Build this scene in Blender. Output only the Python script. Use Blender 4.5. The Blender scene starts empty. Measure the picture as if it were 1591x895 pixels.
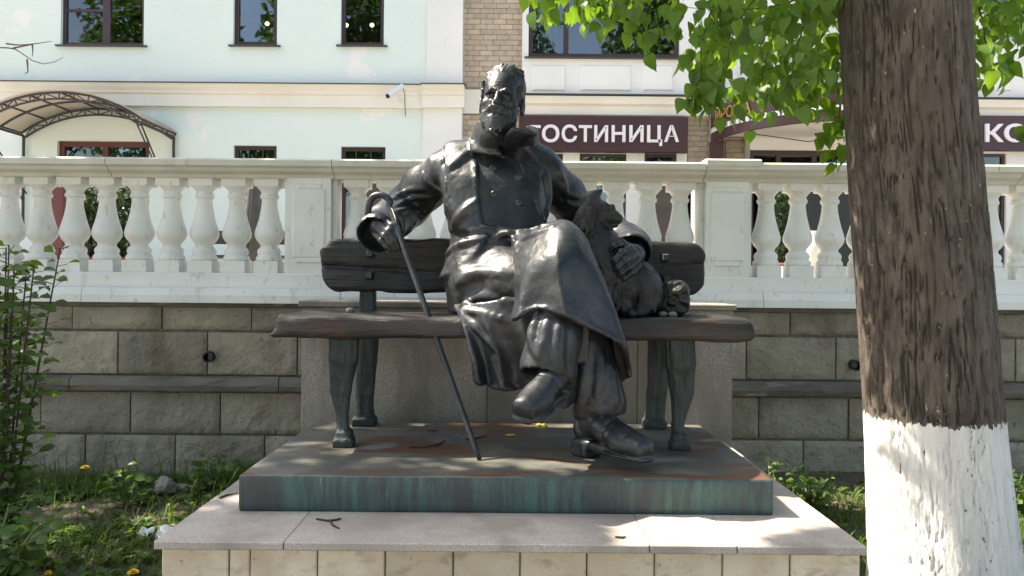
import bpy, bmesh, math, random
import numpy as np
from mathutils import Vector, Matrix

random.seed(7)
RNG = np.random.default_rng(7)
SC = bpy.context.scene
COL = SC.collection

# ------------------------------------------------------------------ camera
F_PX = 1195.0                 # focal length in photograph pixels (1591 wide)
VX, VY = 793.0, 441.0         # principal point / horizon
ROLL = math.radians(0.5)
CZ = 1.20                     # eye height above the flower bed
cam_d = bpy.data.cameras.new('camera')
cam = bpy.data.objects.new('camera', cam_d); COL.objects.link(cam)
cam_d.sensor_width = 36.0
cam_d.lens = F_PX / 1591.0 * 36.0
cam_d.shift_x = (795.5 - VX) / 1591.0
cam_d.shift_y = -(447.5 - VY) / 1591.0
cam_d.clip_start = 0.05; cam_d.clip_end = 2000
cam.location = (0, 0, CZ)
cam.rotation_euler = (math.pi/2, -ROLL, 0)
SC.camera = cam

# ------------------------------------------------------------------ light
SUN = Vector((-0.62, 0.18, 0.85)).normalized()       # towards the sun: left, a little behind the statue
elev = math.asin(SUN.z); azim = math.atan2(SUN.x, SUN.y)
w = bpy.data.worlds.new('World'); SC.world = w; w.use_nodes = True
nt = w.node_tree; nt.nodes.clear()
sky = nt.nodes.new('ShaderNodeTexSky'); sky.sky_type = 'NISHITA'; sky.sun_disc = False
sky.sun_elevation = elev; sky.sun_rotation = azim
sky.air_density = 1.0; sky.dust_density = 2.5; sky.ozone_density = 1.0
bg = nt.nodes.new('ShaderNodeBackground'); bg.inputs[1].default_value = 0.135
out = nt.nodes.new('ShaderNodeOutputWorld')
nt.links.new(sky.outputs[0], bg.inputs[0]); nt.links.new(bg.outputs[0], out.inputs[0])
sl = bpy.data.lights.new('sun', 'SUN'); sl.energy = 5.0; sl.angle = math.radians(0.6); sl.color = (1.0, 0.94, 0.84)
sun = bpy.data.objects.new('sun', sl); COL.objects.link(sun)
sun.rotation_euler = SUN.to_track_quat('Z', 'Y').to_euler(); sun.location = (-6, 4, 9)
SC.view_settings.view_transform = 'Standard'; SC.view_settings.look = 'None'
SC.view_settings.gamma = 1.0; SC.view_settings.use_curve_mapping = False
SC.view_settings.exposure = 1.75
SC.view_settings.use_white_balance = True; SC.view_settings.white_balance_temperature = 7250; SC.view_settings.white_balance_tint = 8
SC.cycles.use_denoising = True
SC.cycles.max_bounces = 8; SC.cycles.transparent_max_bounces = 12
SC.cycles.sample_clamp_indirect = 6.0

# ------------------------------------------------------------------ coordinates
CR, SR = math.cos(ROLL), math.sin(ROLL)
def at(px, py, D):
    """point in the place, D metres in front of the lens plane"""
    u, v = px - VX, VY - py
    uu = u*CR - v*SR; vv = u*SR + v*CR
    return Vector((uu*D/F_PX, D, CZ + vv*D/F_PX))
def ata(px, py, D):
    u, v = px - VX, VY - py
    return np.stack([(u*CR - v*SR)*D/F_PX, D + 0*px, CZ + (u*SR + v*CR)*D/F_PX], -1)
def pix(X, Y, Z):
    u, v = X*F_PX/Y, (Z - CZ)*F_PX/Y
    return VX + u*CR + v*SR, VY - (-u*SR + v*CR)

# ------------------------------------------------------------------ objects
def tag(o, label=None, cat=None, group=None, kind=None):
    if label: o['label'] = label
    if cat: o['category'] = cat
    if group: o['group'] = group
    if kind: o['kind'] = kind
    return o
def empty(name, loc, label=None, cat=None, group=None):
    o = bpy.data.objects.new(name, None); COL.objects.link(o); o.location = loc
    o.empty_display_size = .1
    return tag(o, label, cat, group)
def link(name, me, mat=None, parent=None, smooth=False, loc=None):
    if mat is not None and len(me.materials) == 0: me.materials.append(mat)
    if smooth:
        me.polygons.foreach_set('use_smooth', np.ones(len(me.polygons), dtype=bool))
    o = bpy.data.objects.new(name, me); COL.objects.link(o)
    if parent is not None:
        o.parent = parent
        base = Vector((0, 0, 0)); p = parent
        while p is not None:
            base = base + p.location; p = p.parent
        o.location = (Vector(loc) if loc is not None else Vector((0, 0, 0))) - base
    elif loc is not None: o.location = loc
    return o
def mesh_np(name, V, Fq):
    V = np.asarray(V, dtype=np.float32); Fq = np.asarray(Fq, dtype=np.int32)
    me = bpy.data.meshes.new(name); n = Fq.shape[1]
    me.vertices.add(len(V)); me.vertices.foreach_set('co', V.ravel())
    me.loops.add(Fq.size); me.loops.foreach_set('vertex_index', Fq.ravel())
    me.polygons.add(len(Fq)); me.polygons.foreach_set('loop_start', np.arange(0, Fq.size, n, dtype=np.int32))
    me.update(calc_edges=True); me.validate()
    return me

class MB:
    """collects simple solids into one mesh"""
    def __init__(s): s.v = []; s.f = []
    def add(s, V, Fs):
        b = len(s.v); s.v += [tuple(p) for p in V]; s.f += [tuple(i + b for i in f) for f in Fs]; return s
    def box(s, x0, x1, y0, y1, z0, z1):
        if x0 > x1: x0, x1 = x1, x0
        if y0 > y1: y0, y1 = y1, y0
        if z0 > z1: z0, z1 = z1, z0
        V = [(x0,y0,z0),(x1,y0,z0),(x1,y1,z0),(x0,y1,z0),(x0,y0,z1),(x1,y0,z1),(x1,y1,z1),(x0,y1,z1)]
        return s.add(V, [(0,3,2,1),(4,5,6,7),(0,1,5,4),(1,2,6,5),(2,3,7,6),(3,0,4,7)])
    def bevbox(s, x0, x1, y0, y1, z0, z1, b):
        """box whose front (-y) face has a chamfered rim"""
        V = [(x0,y1,z0),(x1,y1,z0),(x1,y1,z1),(x0,y1,z1),(x0,y0+b,z0),(x1,y0+b,z0),(x1,y0+b,z1),(x0,y0+b,z1),
             (x0+b,y0,z0+b),(x1-b,y0,z0+b),(x1-b,y0,z1-b),(x0+b,y0,z1-b)]
        return s.add(V, [(0,3,2,1),(0,1,5,4),(1,2,6,5),(2,3,7,6),(3,0,4,7),(4,5,9,8),(5,6,10,9),(6,7,11,10),(7,4,8,11),(8,9,10,11)])
    def tube(s, pts, r, n=8, cap=True):
        pts = [Vector(p) for p in pts]; m = len(pts)
        rs = r if isinstance(r, (list, tuple)) else [r]*m
        V = []; up = Vector((0, 0, 1)); prev = None
        for i, p in enumerate(pts):
            d = (pts[min(i+1, m-1)] - pts[max(i-1, 0)]).normalized()
            if prev is None:
                a = d.cross(up if abs(d.z) < .9 else Vector((1, 0, 0))).normalized()
            else:
                a = (prev - d*prev.dot(d)).normalized()
            prev = a; b = d.cross(a)
            for k in range(n):
                t = 2*math.pi*k/n
                V.append(p + (a*math.cos(t) + b*math.sin(t))*rs[i])
        Fs = [(i*n+k, i*n+(k+1) % n, (i+1)*n+(k+1) % n, (i+1)*n+k) for i in range(m-1) for k in range(n)]
        if cap: Fs += [tuple(range(n-1, -1, -1)), tuple(range((m-1)*n, m*n))]
        return s.add(V, Fs)
    def bar(s, a, b, t):
        return s.tube([a, b], t*.7, 4)
    def lathe(s, prof, c=(0, 0, 0), n=20):
        V = []; m = len(prof)
        for r, z in prof:
            for k in range(n):
                t = 2*math.pi*k/n; V.append((c[0]+r*math.cos(t), c[1]+r*math.sin(t), c[2]+z))
        Fs = [(i*n+k, i*n+(k+1) % n, (i+1)*n+(k+1) % n, (i+1)*n+k) for i in range(m-1) for k in range(n)]
        Fs += [tuple(range(n-1, -1, -1)), tuple(range((m-1)*n, m*n))]
        return s.add(V, Fs)
    def prism(s, prof, x0, x1):
        """(y,z) outline swept along x"""
        n = len(prof); V = [(x0, y, z) for y, z in prof] + [(x1, y, z) for y, z in prof]
        Fs = [(i, (i+1) % n, n+(i+1) % n, n+i) for i in range(n)] + [tuple(range(n-1, -1, -1)), tuple(range(n, 2*n))]
        return s.add(V, Fs)
    def mesh(s, name):
        me = bpy.data.meshes.new(name); me.from_pydata(s.v, [], s.f)
        bm = bmesh.new(); bm.from_mesh(me); bmesh.ops.recalc_face_normals(bm, faces=bm.faces); bm.to_mesh(me); bm.free()
        return me
    def build(s, name, mat, parent=None, smooth=False):
        return link(name, s.mesh(name), mat, parent, smooth)
def smooth_angle(o, deg=40):
    me = o.data
    me.polygons.foreach_set('use_smooth', np.ones(len(me.polygons), dtype=bool))
    me.set_sharp_from_angle(angle=math.radians(deg))
    return o
def rect(x0, y0, x1, y1, D):
    """photo rectangle at depth D -> X0, X1, Z0, Z1"""
    xm, ym = (x0+x1)/2, (y0+y1)/2
    return at(x0, ym, D).x, at(x1, ym, D).x, at(xm, y1, D).z, at(xm, y0, D).z

# ------------------------------------------------------------------ noise
_LAT = RNG.random((64, 64, 64)).astype(np.float32)
def vnoise(X, Y, Z):
    X, Y, Z = np.broadcast_arrays(X, Y, Z)
    xi, yi, zi = np.floor(X).astype(int), np.floor(Y).astype(int), np.floor(Z).astype(int)
    fx, fy, fz = X-xi, Y-yi, Z-zi
    fx = fx*fx*(3-2*fx); fy = fy*fy*(3-2*fy); fz = fz*fz*(3-2*fz)
    g = lambda a, b, c: _LAT[(xi+a) & 63, (yi+b) & 63, (zi+c) & 63]
    l = lambda a, b, t: a + (b-a)*t
    return l(l(l(g(0,0,0), g(1,0,0), fx), l(g(0,1,0), g(1,1,0), fx), fy),
             l(l(g(0,0,1), g(1,0,1), fx), l(g(0,1,1), g(1,1,1), fx), fy), fz)*2-1
def fbm(X, Y, Z, o=3):
    s = 0; a = 1; t = 0
    for i in range(o):
        s = s + a*vnoise(X*2**i+17*i, Y*2**i+5*i, Z*2**i+11*i); t += a; a *= .5
    return s/t

# ------------------------------------------------------------------ sculpting (implicit surface -> quads)
def crom(P, n):
    P = np.asarray(P, float); m = len(P)
    if m == 2: return P[0] + (P[1]-P[0])*np.linspace(0, 1, n)[:, None]
    Q = np.vstack([2*P[0]-P[1], P, 2*P[-1]-P[-2]])
    t = np.linspace(0, m-1-1e-6, n); i = t.astype(int); f = (t-i)[:, None]
    a, b, c, d = Q[i], Q[i+1], Q[i+2], Q[i+3]
    return .5*(2*b + (c-a)*f + (2*a-5*b+4*c-d)*f*f + (3*b-a-3*c+d)*f**3)
class Field:
    def __init__(s, lo, hi, h):
        s.lo = np.array(lo, float); s.h = h
        n = np.ceil((np.array(hi)-s.lo)/h).astype(int)+1
        s.n = n; s.v = np.full(n, .25, np.float32)
        s.ax = [(s.lo[i]+np.arange(n[i])*h).astype(np.float32) for i in range(3)]
    def sl(s, lo, hi):
        a = np.clip(np.floor((np.array(lo)-s.lo)/s.h).astype(int), 0, s.n-1)
        b = np.clip(np.ceil((np.array(hi)-s.lo)/s.h).astype(int)+1, 1, s.n)
        return tuple(slice(int(a[i]), int(max(b[i], a[i]+1))) for i in range(3))
    def grid(s, S):
        return s.ax[0][S[0]][:, None, None], s.ax[1][S[1]][None, :, None], s.ax[2][S[2]][None, None, :]
    def comb(s, S, d, k, op):
        v = s.v[S]
        if op == '-':
            d = -d
            if k > 0:
                hh = np.clip(.5-.5*(v-d)/k, 0, 1); r = v + (d-v)*hh + k*hh*(1-hh)
            else: r = np.maximum(v, d)
        else:
            if k > 0:
                hh = np.clip(.5+.5*(v-d)/k, 0, 1); r = v + (d-v)*hh - k*hh*(1-hh)
            else: r = np.minimum(v, d)
        s.v[S] = r
    def cone(s, a, b, ra, rb, k=.02, op='+', sq=None):
        a, b = np.array(a, float), np.array(b, float); m = max(ra, rb)+k+.03
        S = s.sl(np.minimum(a, b)-m, np.maximum(a, b)+m); X, Y, Z = s.grid(S)
        ba = b-a; L = float(ba@ba)+1e-9
        x, y, z = X-a[0], Y-a[1], Z-a[2]
        t = np.clip((x*ba[0]+y*ba[1]+z*ba[2])/L, 0, 1)
        d = np.sqrt((x-t*ba[0])**2+(y-t*ba[1])**2+(z-t*ba[2])**2) - (ra+(rb-ra)*t)
        s.comb(S, d, k, op)
    def chain(s, P, R, k=.02, op='+'):
        for i in range(len(P)-1): s.cone(P[i], P[i+1], R[i], R[i+1], k, op)
    def ell(s, c, r, k=.02, op='+', R=None):
        c = np.array(c, float); r = np.array(r, float); m = r.max()+k+.03
        S = s.sl(c-m, c+m); X, Y, Z = s.grid(S); x, y, z = X-c[0], Y-c[1], Z-c[2]
        if R is not None:
            x, y, z = (R[0][0]*x+R[1][0]*y+R[2][0]*z, R[0][1]*x+R[1][1]*y+R[2][1]*z, R[0][2]*x+R[1][2]*y+R[2][2]*z)
        k0 = np.sqrt((x/r[0])**2+(y/r[1])**2+(z/r[2])**2); k1 = np.sqrt((x/r[0]**2)**2+(y/r[1]**2)**2+(z/r[2]**2)**2)+1e-6
        s.comb(S, k0*(k0-1)/k1, k, op)
    def rbox(s, c, b, r, k=.0, op='+', R=None):
        c = np.array(c, float); m = np.linalg.norm(b)+k+.03
        S = s.sl(c-m, c+m); X, Y, Z = s.grid(S); x, y, z = X-c[0], Y-c[1], Z-c[2]
        if R is not None:
            x, y, z = (R[0][0]*x+R[1][0]*y+R[2][0]*z, R[0][1]*x+R[1][1]*y+R[2][1]*z, R[0][2]*x+R[1][2]*y+R[2][2]*z)
        qx, qy, qz = np.abs(x)-b[0]+r, np.abs(y)-b[1]+r, np.abs(z)-b[2]+r
        d = np.sqrt(np.maximum(qx, 0)**2+np.maximum(qy, 0)**2+np.maximum(qz, 0)**2)+np.minimum(np.maximum(qx, np.maximum(qy, qz)), 0)-r
        s.comb(S, d, k, op)
    def loft(s, secs, k=.02, op='+', p=2.0):
        """stack of (z, cx, cy, rx, ry) ellipses"""
        A = np.array(secs, float); A = A[np.argsort(A[:, 0])]
        m = max(A[:, 3].max(), A[:, 4].max())+k+.03
        lo = [A[:, 1].min()-m, A[:, 2].min()-m, A[0, 0]-.03]; hi = [A[:, 1].max()+m, A[:, 2].max()+m, A[-1, 0]+.03]
        S = s.sl(lo, hi); X, Y, Z = s.grid(S)
        D = crom(A, 200); zz = Z.ravel()
        cx, cy, rx, ry = [np.interp(zz, D[:, 0], D[:, i])[None, None, :] for i in (1, 2, 3, 4)]
        q = (np.abs((X-cx)/rx)**p+np.abs((Y-cy)/ry)**p)**(1/p)
        d = (q-1)*np.minimum(rx, ry)
        d = np.maximum(d, np.maximum(A[0, 0]-Z, Z-A[-1, 0]))
        s.comb(S, d, k, op)
    def sheet(s, rows, r, k=.02, fold=None):
        """rows of (px,py,D) control points -> skin of thickness 2r"""
        G = np.array(rows, float)                       # nr, nc, 3
        G = np.array([crom(g, 24) for g in G]); G = np.array([crom(G[:, j], 24) for j in range(24)]).transpose(1, 0, 2)
        W = ata(G[..., 0], G[..., 1], G[..., 2])
        nu = int(max(np.linalg.norm(np.diff(W, axis=0), axis=-1).sum(0).max()/(s.h*.7), 4))
        nv = int(max(np.linalg.norm(np.diff(W, axis=1), axis=-1).sum(1).max()/(s.h*.7), 4))
        W = np.array([crom(W[i], nv) for i in range(len(W))]); W = np.array([crom(W[:, j], nu) for j in range(nv)]).transpose(1, 0, 2)
        if fold is not None:
            uu, vv = np.meshgrid(np.linspace(0, 1, nu), np.linspace(0, 1, nv), indexing='ij')
            W[..., 1] += fold(uu, vv)
        P = W.reshape(-1, 3)
        m = int(math.ceil((r+k+s.h)/s.h)); ctr = np.round((P-s.lo)/s.h).astype(int)
        T = np.full(s.n, .25, np.float32); Tf = T.reshape(-1)
        st = (s.n[1]*s.n[2], s.n[2], 1)
        for i in range(-m, m+1):
            for j in range(-m, m+1):
                for l in range(-m, m+1):
                    if i*i+j*j+l*l > (m+.7)**2: continue
                    c = ctr+np.array([i, j, l]); ok = ((c >= 0) & (c < s.n)).all(1); c = c[ok]
                    d = np.linalg.norm(s.lo+c*s.h-P[ok], axis=1).astype(np.float32)
                    np.minimum.at(Tf, c[:, 0]*st[0]+c[:, 1]*st[1]+c[:, 2], d)
        S = s.sl(P.min(0)-r-k-.03, P.max(0)+r+k+.03)
        s.comb(S, np.where(T[S] < .25, T[S]-r, .25), k, '+')
    def hit(s, px, py, D0=2.3, D1=3.7):
        D = np.arange(D0, D1, .003); P = ata(np.full_like(D, px), np.full_like(D, py), D)
        c = np.round((P-s.lo)/s.h).astype(int); ok = ((c >= 0) & (c < s.n)).all(1)
        v = np.where(ok, s.v[tuple(np.clip(c, 0, s.n-1).T)], 1)
        i = np.nonzero(v < 0)[0]
        return D[i[0]] if len(i) else None
    def ridge(s, pts, r, k=.02, sink=.5, op='+', n=14):
        Q = crom(np.array(pts, float), n); Ds = [s.hit(q[0], q[1]) for q in Q]; W = []
        for i, q in enumerate(Q):
            nb = [Ds[j] for j in range(max(0, i-2), min(n, i+3)) if Ds[j] is not None and Ds[i] is not None and abs(Ds[j]-Ds[i]) < .05]
            W.append(None if Ds[i] is None else ata(q[0], q[1], sum(nb)/len(nb)+(r*sink if op == '+' else -r*sink)))
        for i in range(n-1):
            if W[i] is None or W[i+1] is None: continue
            if np.linalg.norm(W[i]-W[i+1]) > .12: continue
            t0, t1 = i/(n-1), (i+1)/(n-1); e = lambda t: r*(.35+.65*math.sin(math.pi*min(max(t, 0), 1))**.7)
            s.cone(W[i], W[i+1], e(t0), e(t1), k, op)
    def cut(s, p, nrm):
        """remove everything on the side nrm points to"""
        X, Y, Z = s.grid((slice(None),)*3)
        s.v = np.maximum(s.v, ((X-p[0])*nrm[0]+(Y-p[1])*nrm[1]+(Z-p[2])*nrm[2]).astype(np.float32))
    def disp(s, fn, band=.03):
        I = np.nonzero(np.abs(s.v) < band)
        s.v[I] += fn(s.ax[0][I[0]], s.ax[1][I[1]], s.ax[2][I[2]]).astype(np.float32)
    def nets(s):
        v = s.v; v[0] = v[-1] = .25; v[:, 0] = v[:, -1] = .25; v[:, :, 0] = v[:, :, -1] = .25
        b = (v < 0); c = np.zeros(np.array(v.shape)-1, np.uint8)
        for i in (0, 1):
            for j in (0, 1):
                for l in (0, 1):
                    c += b[i:v.shape[0]-1+i, j:v.shape[1]-1+j, l:v.shape[2]-1+l]
        act = (c > 0) & (c < 8); I, J, K = np.nonzero(act)
        idx = np.full(act.shape, -1, np.int32); idx[I, J, K] = np.arange(len(I))
        acc = np.zeros((len(I), 3)); cnt = np.zeros(len(I))
        cor = [(i, j, l) for i in (0, 1) for j in (0, 1) for l in (0, 1)]
        for a in cor:
            for ax in range(3):
                if a[ax]: continue
                e = list(a); e[ax] = 1
                va = v[I+a[0], J+a[1], K+a[2]]; vb = v[I+e[0], J+e[1], K+e[2]]
                m = (va < 0) != (vb < 0); t = np.where(m, va/np.where(m, va-vb, 1), 0)
                p = np.array(a, float)[None, :].repeat(len(I), 0); p[:, ax] += t
                acc += p*m[:, None]; cnt += m
        V = s.lo + (np.stack([I, J, K], 1)+acc/cnt[:, None])*s.h
        Q = []
        for ax in range(3):
            sa = [slice(1, -1)]*3; sb = [slice(1, -1)]*3; sa[ax] = slice(0, -1); sb[ax] = slice(1, None)
            A, B = b[tuple(sa)], b[tuple(sb)]; m = A != B
            ii = list(np.nonzero(m)); fl = ~A[m]
            for d in range(3):
                if d != ax: ii[d] = ii[d]+1
            o1, o2 = [(1, 2), (2, 0), (0, 1)][ax]
            def cell(u, w_):
                q = [x.copy() for x in ii]; q[o1] += u; q[o2] += w_
                return idx[q[0], q[1], q[2]]
            q = np.stack([cell(-1, -1), cell(0, -1), cell(0, 0), cell(-1, 0)], 1)
            q[fl] = q[fl][:, ::-1]; Q.append(q)
        return V, np.vstack(Q)
    def build(s, name, mat, parent=None, xf=None):
        V, Q = s.nets()
        if xf is not None:
            M = np.array(xf); V = V@M[:3, :3].T+M[:3, 3]
        return link(name, mesh_np(name, V, Q), mat, parent, True)

# ------------------------------------------------------------------ materials
def nd(nt, t, **kw):
    n = nt.nodes.new(t)
    for k, v in kw.items():
        if k in ('op', 'operation'): n.operation = v
        elif hasattr(n, k): setattr(n, k, v)
    return n
def setin(n, **kw):
    for k, v in kw.items(): n.inputs[k.replace('_', ' ')].default_value = v
    return n
def c4(c): return (c[0], c[1], c[2], 1)
def start(name):
    m = bpy.data.materials.new(name); m.use_nodes = True; nt = m.node_tree
    b = nt.nodes['Principled BSDF']; return m, nt, b
def coords(nt, stretch=(1, 1, 1)):
    g = nd(nt, 'ShaderNodeNewGeometry'); mp = nd(nt, 'ShaderNodeMapping'); mp.inputs['Scale'].default_value = stretch
    nt.links.new(g.outputs['Position'], mp.inputs['Vector']); return mp.outputs[0]
def noise(nt, vec, scale, detail=4, rough=.55, dist=0):
    n = nd(nt, 'ShaderNodeTexNoise'); n.inputs['Scale'].default_value = scale; n.inputs['Detail'].default_value = detail
    n.inputs['Roughness'].default_value = rough; n.inputs['Distortion'].default_value = dist
    nt.links.new(vec, n.inputs['Vector']); return n.outputs['Fac']
def ramp(nt, fac, lo, hi):
    r = nd(nt, 'ShaderNodeMapRange'); r.inputs['From Min'].default_value = lo; r.inputs['From Max'].default_value = hi
    r.interpolation_type = 'SMOOTHSTEP'
    nt.links.new(fac, r.inputs['Value']); return r.outputs[0]
def mix(nt, fac, a, b, mode='MIX'):
    m = nd(nt, 'ShaderNodeMix'); m.data_type = 'RGBA'; m.blend_type = mode
    if isinstance(fac, (int, float)): m.inputs[0].default_value = fac
    else: nt.links.new(fac, m.inputs[0])
    for s_, i in ((a, 6), (b, 7)):
        if isinstance(s_, (tuple, list)): m.inputs[i].default_value = c4(s_)
        else: nt.links.new(s_, m.inputs[i])
    return m.outputs[2]
def math2(nt, op, a, b):
    m = nd(nt, 'ShaderNodeMath', op=op)
    for s_, i in ((a, 0), (b, 1)):
        if isinstance(s_, (int, float)): m.inputs[i].default_value = s_
        else: nt.links.new(s_, m.inputs[i])
    return m.outputs[0]
def bump(nt, b, h, strength, dist):
    n = nd(nt, 'ShaderNodeBump'); n.inputs['Strength'].default_value = strength; n.inputs['Distance'].default_value = dist
    nt.links.new(h, n.inputs['Height']); nt.links.new(n.outputs[0], b.inputs['Normal'])
def mat(name, c1, c2=None, scale=6, rough=.6, rough2=None, metal=0, bmp=0, bscale=60, bdist=.004, stretch=(1, 1, 1), rnd=0,
        stains=(), spec=.5, lo=.35, hi=.65, detail=5):
    m, nt, b = start(name); v = coords(nt, stretch)
    c2 = c2 or c1
    f = ramp(nt, noise(nt, v, scale, detail), lo, hi); col = mix(nt, f, c1, c2)
    for (sc_, scl, l, h_, st) in stains:
        vv = coords(nt, st); col = mix(nt, ramp(nt, noise(nt, vv, scl, 6, .6), l, h_), col, sc_)
    if rnd:
        oi = nd(nt, 'ShaderNodeObjectInfo'); k = nd(nt, 'ShaderNodeMapRange'); nt.links.new(oi.outputs['Random'], k.inputs[0])
        k.inputs['To Min'].default_value = 1-rnd; k.inputs['To Max'].default_value = 1+rnd
        hs = nd(nt, 'ShaderNodeHueSaturation'); nt.links.new(k.outputs[0], hs.inputs['Value']); nt.links.new(col, hs.inputs['Color']); col = hs.outputs[0]
    nt.links.new(col, b.inputs['Base Color']); b.inputs['Metallic'].default_value = metal
    b.inputs['Specular IOR Level'].default_value = spec
    if rough2 is not None:
        r = nd(nt, 'ShaderNodeMapRange'); nt.links.new(noise(nt, v, scale*2.3, 5), r.inputs[0])
        r.inputs['From Min'].default_value = .3; r.inputs['From Max'].default_value = .7
        r.inputs['To Min'].default_value = rough; r.inputs['To Max'].default_value = rough2
        nt.links.new(r.outputs[0], b.inputs['Roughness'])
    else: b.inputs['Roughness'].default_value = rough
    if bmp: bump(nt, b, noise(nt, v, bscale, 6, .6), bmp, bdist)
    return m

MT = {}
MT['bronze'] = mat('dark_bronze', (.017, .020, .025), (.037, .040, .046), 9, .29, .48, metal=.38, bmp=.55, bscale=70, bdist=.003,
                   stains=(((.046, .032, .024), 5, .64, .78, (1, 1, 1)), ((.024, .040, .042), 4, .60, .77, (1, 1, .5))), spec=.55)
MT['bronze_fur'] = mat('dark_bronze_fur', (.018, .018, .019), (.040, .038, .036), 14, .32, .55, metal=.5, bmp=.8, bscale=110, bdist=.006, spec=.6)
MT['bronze_bench'] = mat('bronze_bench', (.030, .029, .031), (.060, .053, .050), 5, .34, .58, metal=.5, bmp=.9, bscale=40, bdist=.010, stretch=(.22, 1, 1.8),
                         stains=(((.095, .055, .036), 3, .54, .70, (1, 1, 2)), ((.022, .032, .034), 8, .52, .7, (.4, 1, 2))), spec=.5)
MT['bronze_back'] = mat('bronze_backrest', (.019, .021, .024), (.042, .041, .041), 6, .36, .58, metal=.4, bmp=.9, bscale=40, bdist=.010, stretch=(.22, 1, 1.8), spec=.5)
MT['bronze_leg'] = mat('bronze_leg', (.020, .028, .030), (.042, .054, .055), 12, .42, .62, metal=.35, bmp=1.0, bscale=48, bdist=.012, stretch=(1, 1, .22), spec=.5)
def plinth_mat():
    m, nt, b = start('patinated_bronze_plinth'); v = coords(nt)
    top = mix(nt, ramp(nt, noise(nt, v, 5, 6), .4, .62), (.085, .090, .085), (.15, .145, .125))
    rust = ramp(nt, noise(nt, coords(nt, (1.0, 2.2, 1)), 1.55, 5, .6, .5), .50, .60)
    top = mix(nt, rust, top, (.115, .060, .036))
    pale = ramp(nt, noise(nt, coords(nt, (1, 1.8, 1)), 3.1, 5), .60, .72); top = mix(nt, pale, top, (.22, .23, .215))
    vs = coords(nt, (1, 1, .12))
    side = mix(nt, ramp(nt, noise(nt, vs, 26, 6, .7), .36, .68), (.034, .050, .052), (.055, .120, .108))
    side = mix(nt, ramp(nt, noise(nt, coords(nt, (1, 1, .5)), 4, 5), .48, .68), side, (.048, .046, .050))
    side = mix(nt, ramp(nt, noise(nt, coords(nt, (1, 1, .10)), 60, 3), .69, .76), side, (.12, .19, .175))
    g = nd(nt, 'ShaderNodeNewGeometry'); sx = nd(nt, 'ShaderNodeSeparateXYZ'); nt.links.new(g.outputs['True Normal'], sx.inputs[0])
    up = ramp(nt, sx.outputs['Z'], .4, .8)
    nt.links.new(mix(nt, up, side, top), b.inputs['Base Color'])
    b.inputs['Metallic'].default_value = .15; b.inputs['Roughness'].default_value = .48
    bump(nt, b, noise(nt, v, 28, 6, .6), .35, .006); return m
MT['plinth'] = plinth_mat()
def granite_mat(name, a, c, dark, stain=None):
    m, nt, b = start(name); v = coords(nt)
    col = mix(nt, ramp(nt, noise(nt, v, 190, 3, .7), .42, .58), a, c)
    col = mix(nt, ramp(nt, noise(nt, v, 330, 2, .6), .60, .66), col, dark)
    col = mix(nt, ramp(nt, noise(nt, coords(nt, (1, 1, .6)), 3.5, 5), .35, .75), col, tuple(x*.72 for x in a), 'MIX')
    if stain: col = mix(nt, ramp(nt, noise(nt, coords(nt, (1, 1, .25)), 5, 6), .52, .72), col, stain)
    nt.links.new(col, b.inputs['Base Color']); b.inputs['Roughness'].default_value = .62
    bump(nt, b, noise(nt, v, 220, 3), .2, .0015); return m
MT['granite_cap'] = granite_mat('pink_granite', (.36, .315, .285), (.47, .43, .395), (.16, .14, .13), (.27, .235, .205))
MT['granite_stele'] = granite_mat('grey_granite', (.20, .185, .16), (.34, .315, .275), (.07, .065, .06), (.13, .115, .095))
MT['tile'] = mat('cream_stone_tile', (.66, .58, .47), (.55, .46, .35), 4, .55, bmp=.5, bscale=18, bdist=.006, rnd=.10,
                 stains=(((.44, .35, .25), 5, .45, .75, (1, 1, 1)), ((.38, .30, .22), 13, .52, .72, (1, 1, 1.8)), ((.26, .21, .16), 38, .62, .74, (1, 1, 1))))
MT['block'] = mat('rock_faced_stone', (.33, .30, .235), (.25, .225, .175), 4.5, .85, bmp=1.0, bscale=19, bdist=.030, rnd=.20,
                  stains=(((.15, .125, .09), 2.6, .50, .72, (1, 1, .35)), ((.20, .195, .17), 5, .56, .7, (1, 1, .6)), ((.13, .115, .09), 34, .60, .70, (1, 1, .8))))
MT['ledge'] = mat('dark_ledge_stone', (.085, .078, .068), (.16, .145, .12), 7, .7, bmp=.9, bscale=16, bdist=.02, stretch=(.5, 1, 1.6), rnd=.15,
                  stains=(((.27, .26, .24), 9, .62, .70, (.4, 1, 1.5)),))
MT['mortar'] = mat('mortar', (.12, .105, .08), (.20, .18, .145), 20, .95, bmp=.6, bscale=80)
MT['white_paint'] = mat('white_balustrade_paint', (.74, .745, .725), (.67, .675, .65), 3, .55, bmp=.12, bscale=45, bdist=.003,
                        stains=(((.50, .49, .43), 6, .58, .76, (1, 1, .3)), ((.55, .54, .49), 30, .58, .70, (1, 1, .5)), ((.42, .40, .34), 14, .66, .76, (1, 1, .2))))
MT['rail_paint'] = mat('weathered_rail_paint', (.60, .59, .53), (.52, .51, .45), 4, .6, bmp=.15, bscale=40, bdist=.003,
                       stains=(((.36, .35, .29), 7, .60, .75, (1, 1, .4)), ((.30, .29, .25), 40, .66, .72, (1, 1, .15))))
MT['mint'] = mat('mint_plaster', (.725, .805, .775), (.69, .775, .745), .5, .75, bmp=.12, bscale=14, bdist=.004, stains=(((.82, .82, .80), 1.1, .62, .66, (1, 1, 1)), ((.66, .69, .66), 1.3, .62, .85, (1, 1, .15))))
MT['white_plaster'] = mat('white_plaster', (.82, .81, .79), (.77, .76, .74), 1.2, .75, bmp=.05, bscale=60, stains=(((.62, .60, .55), 3, .66, .8, (1, 1, .3)),))
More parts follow.
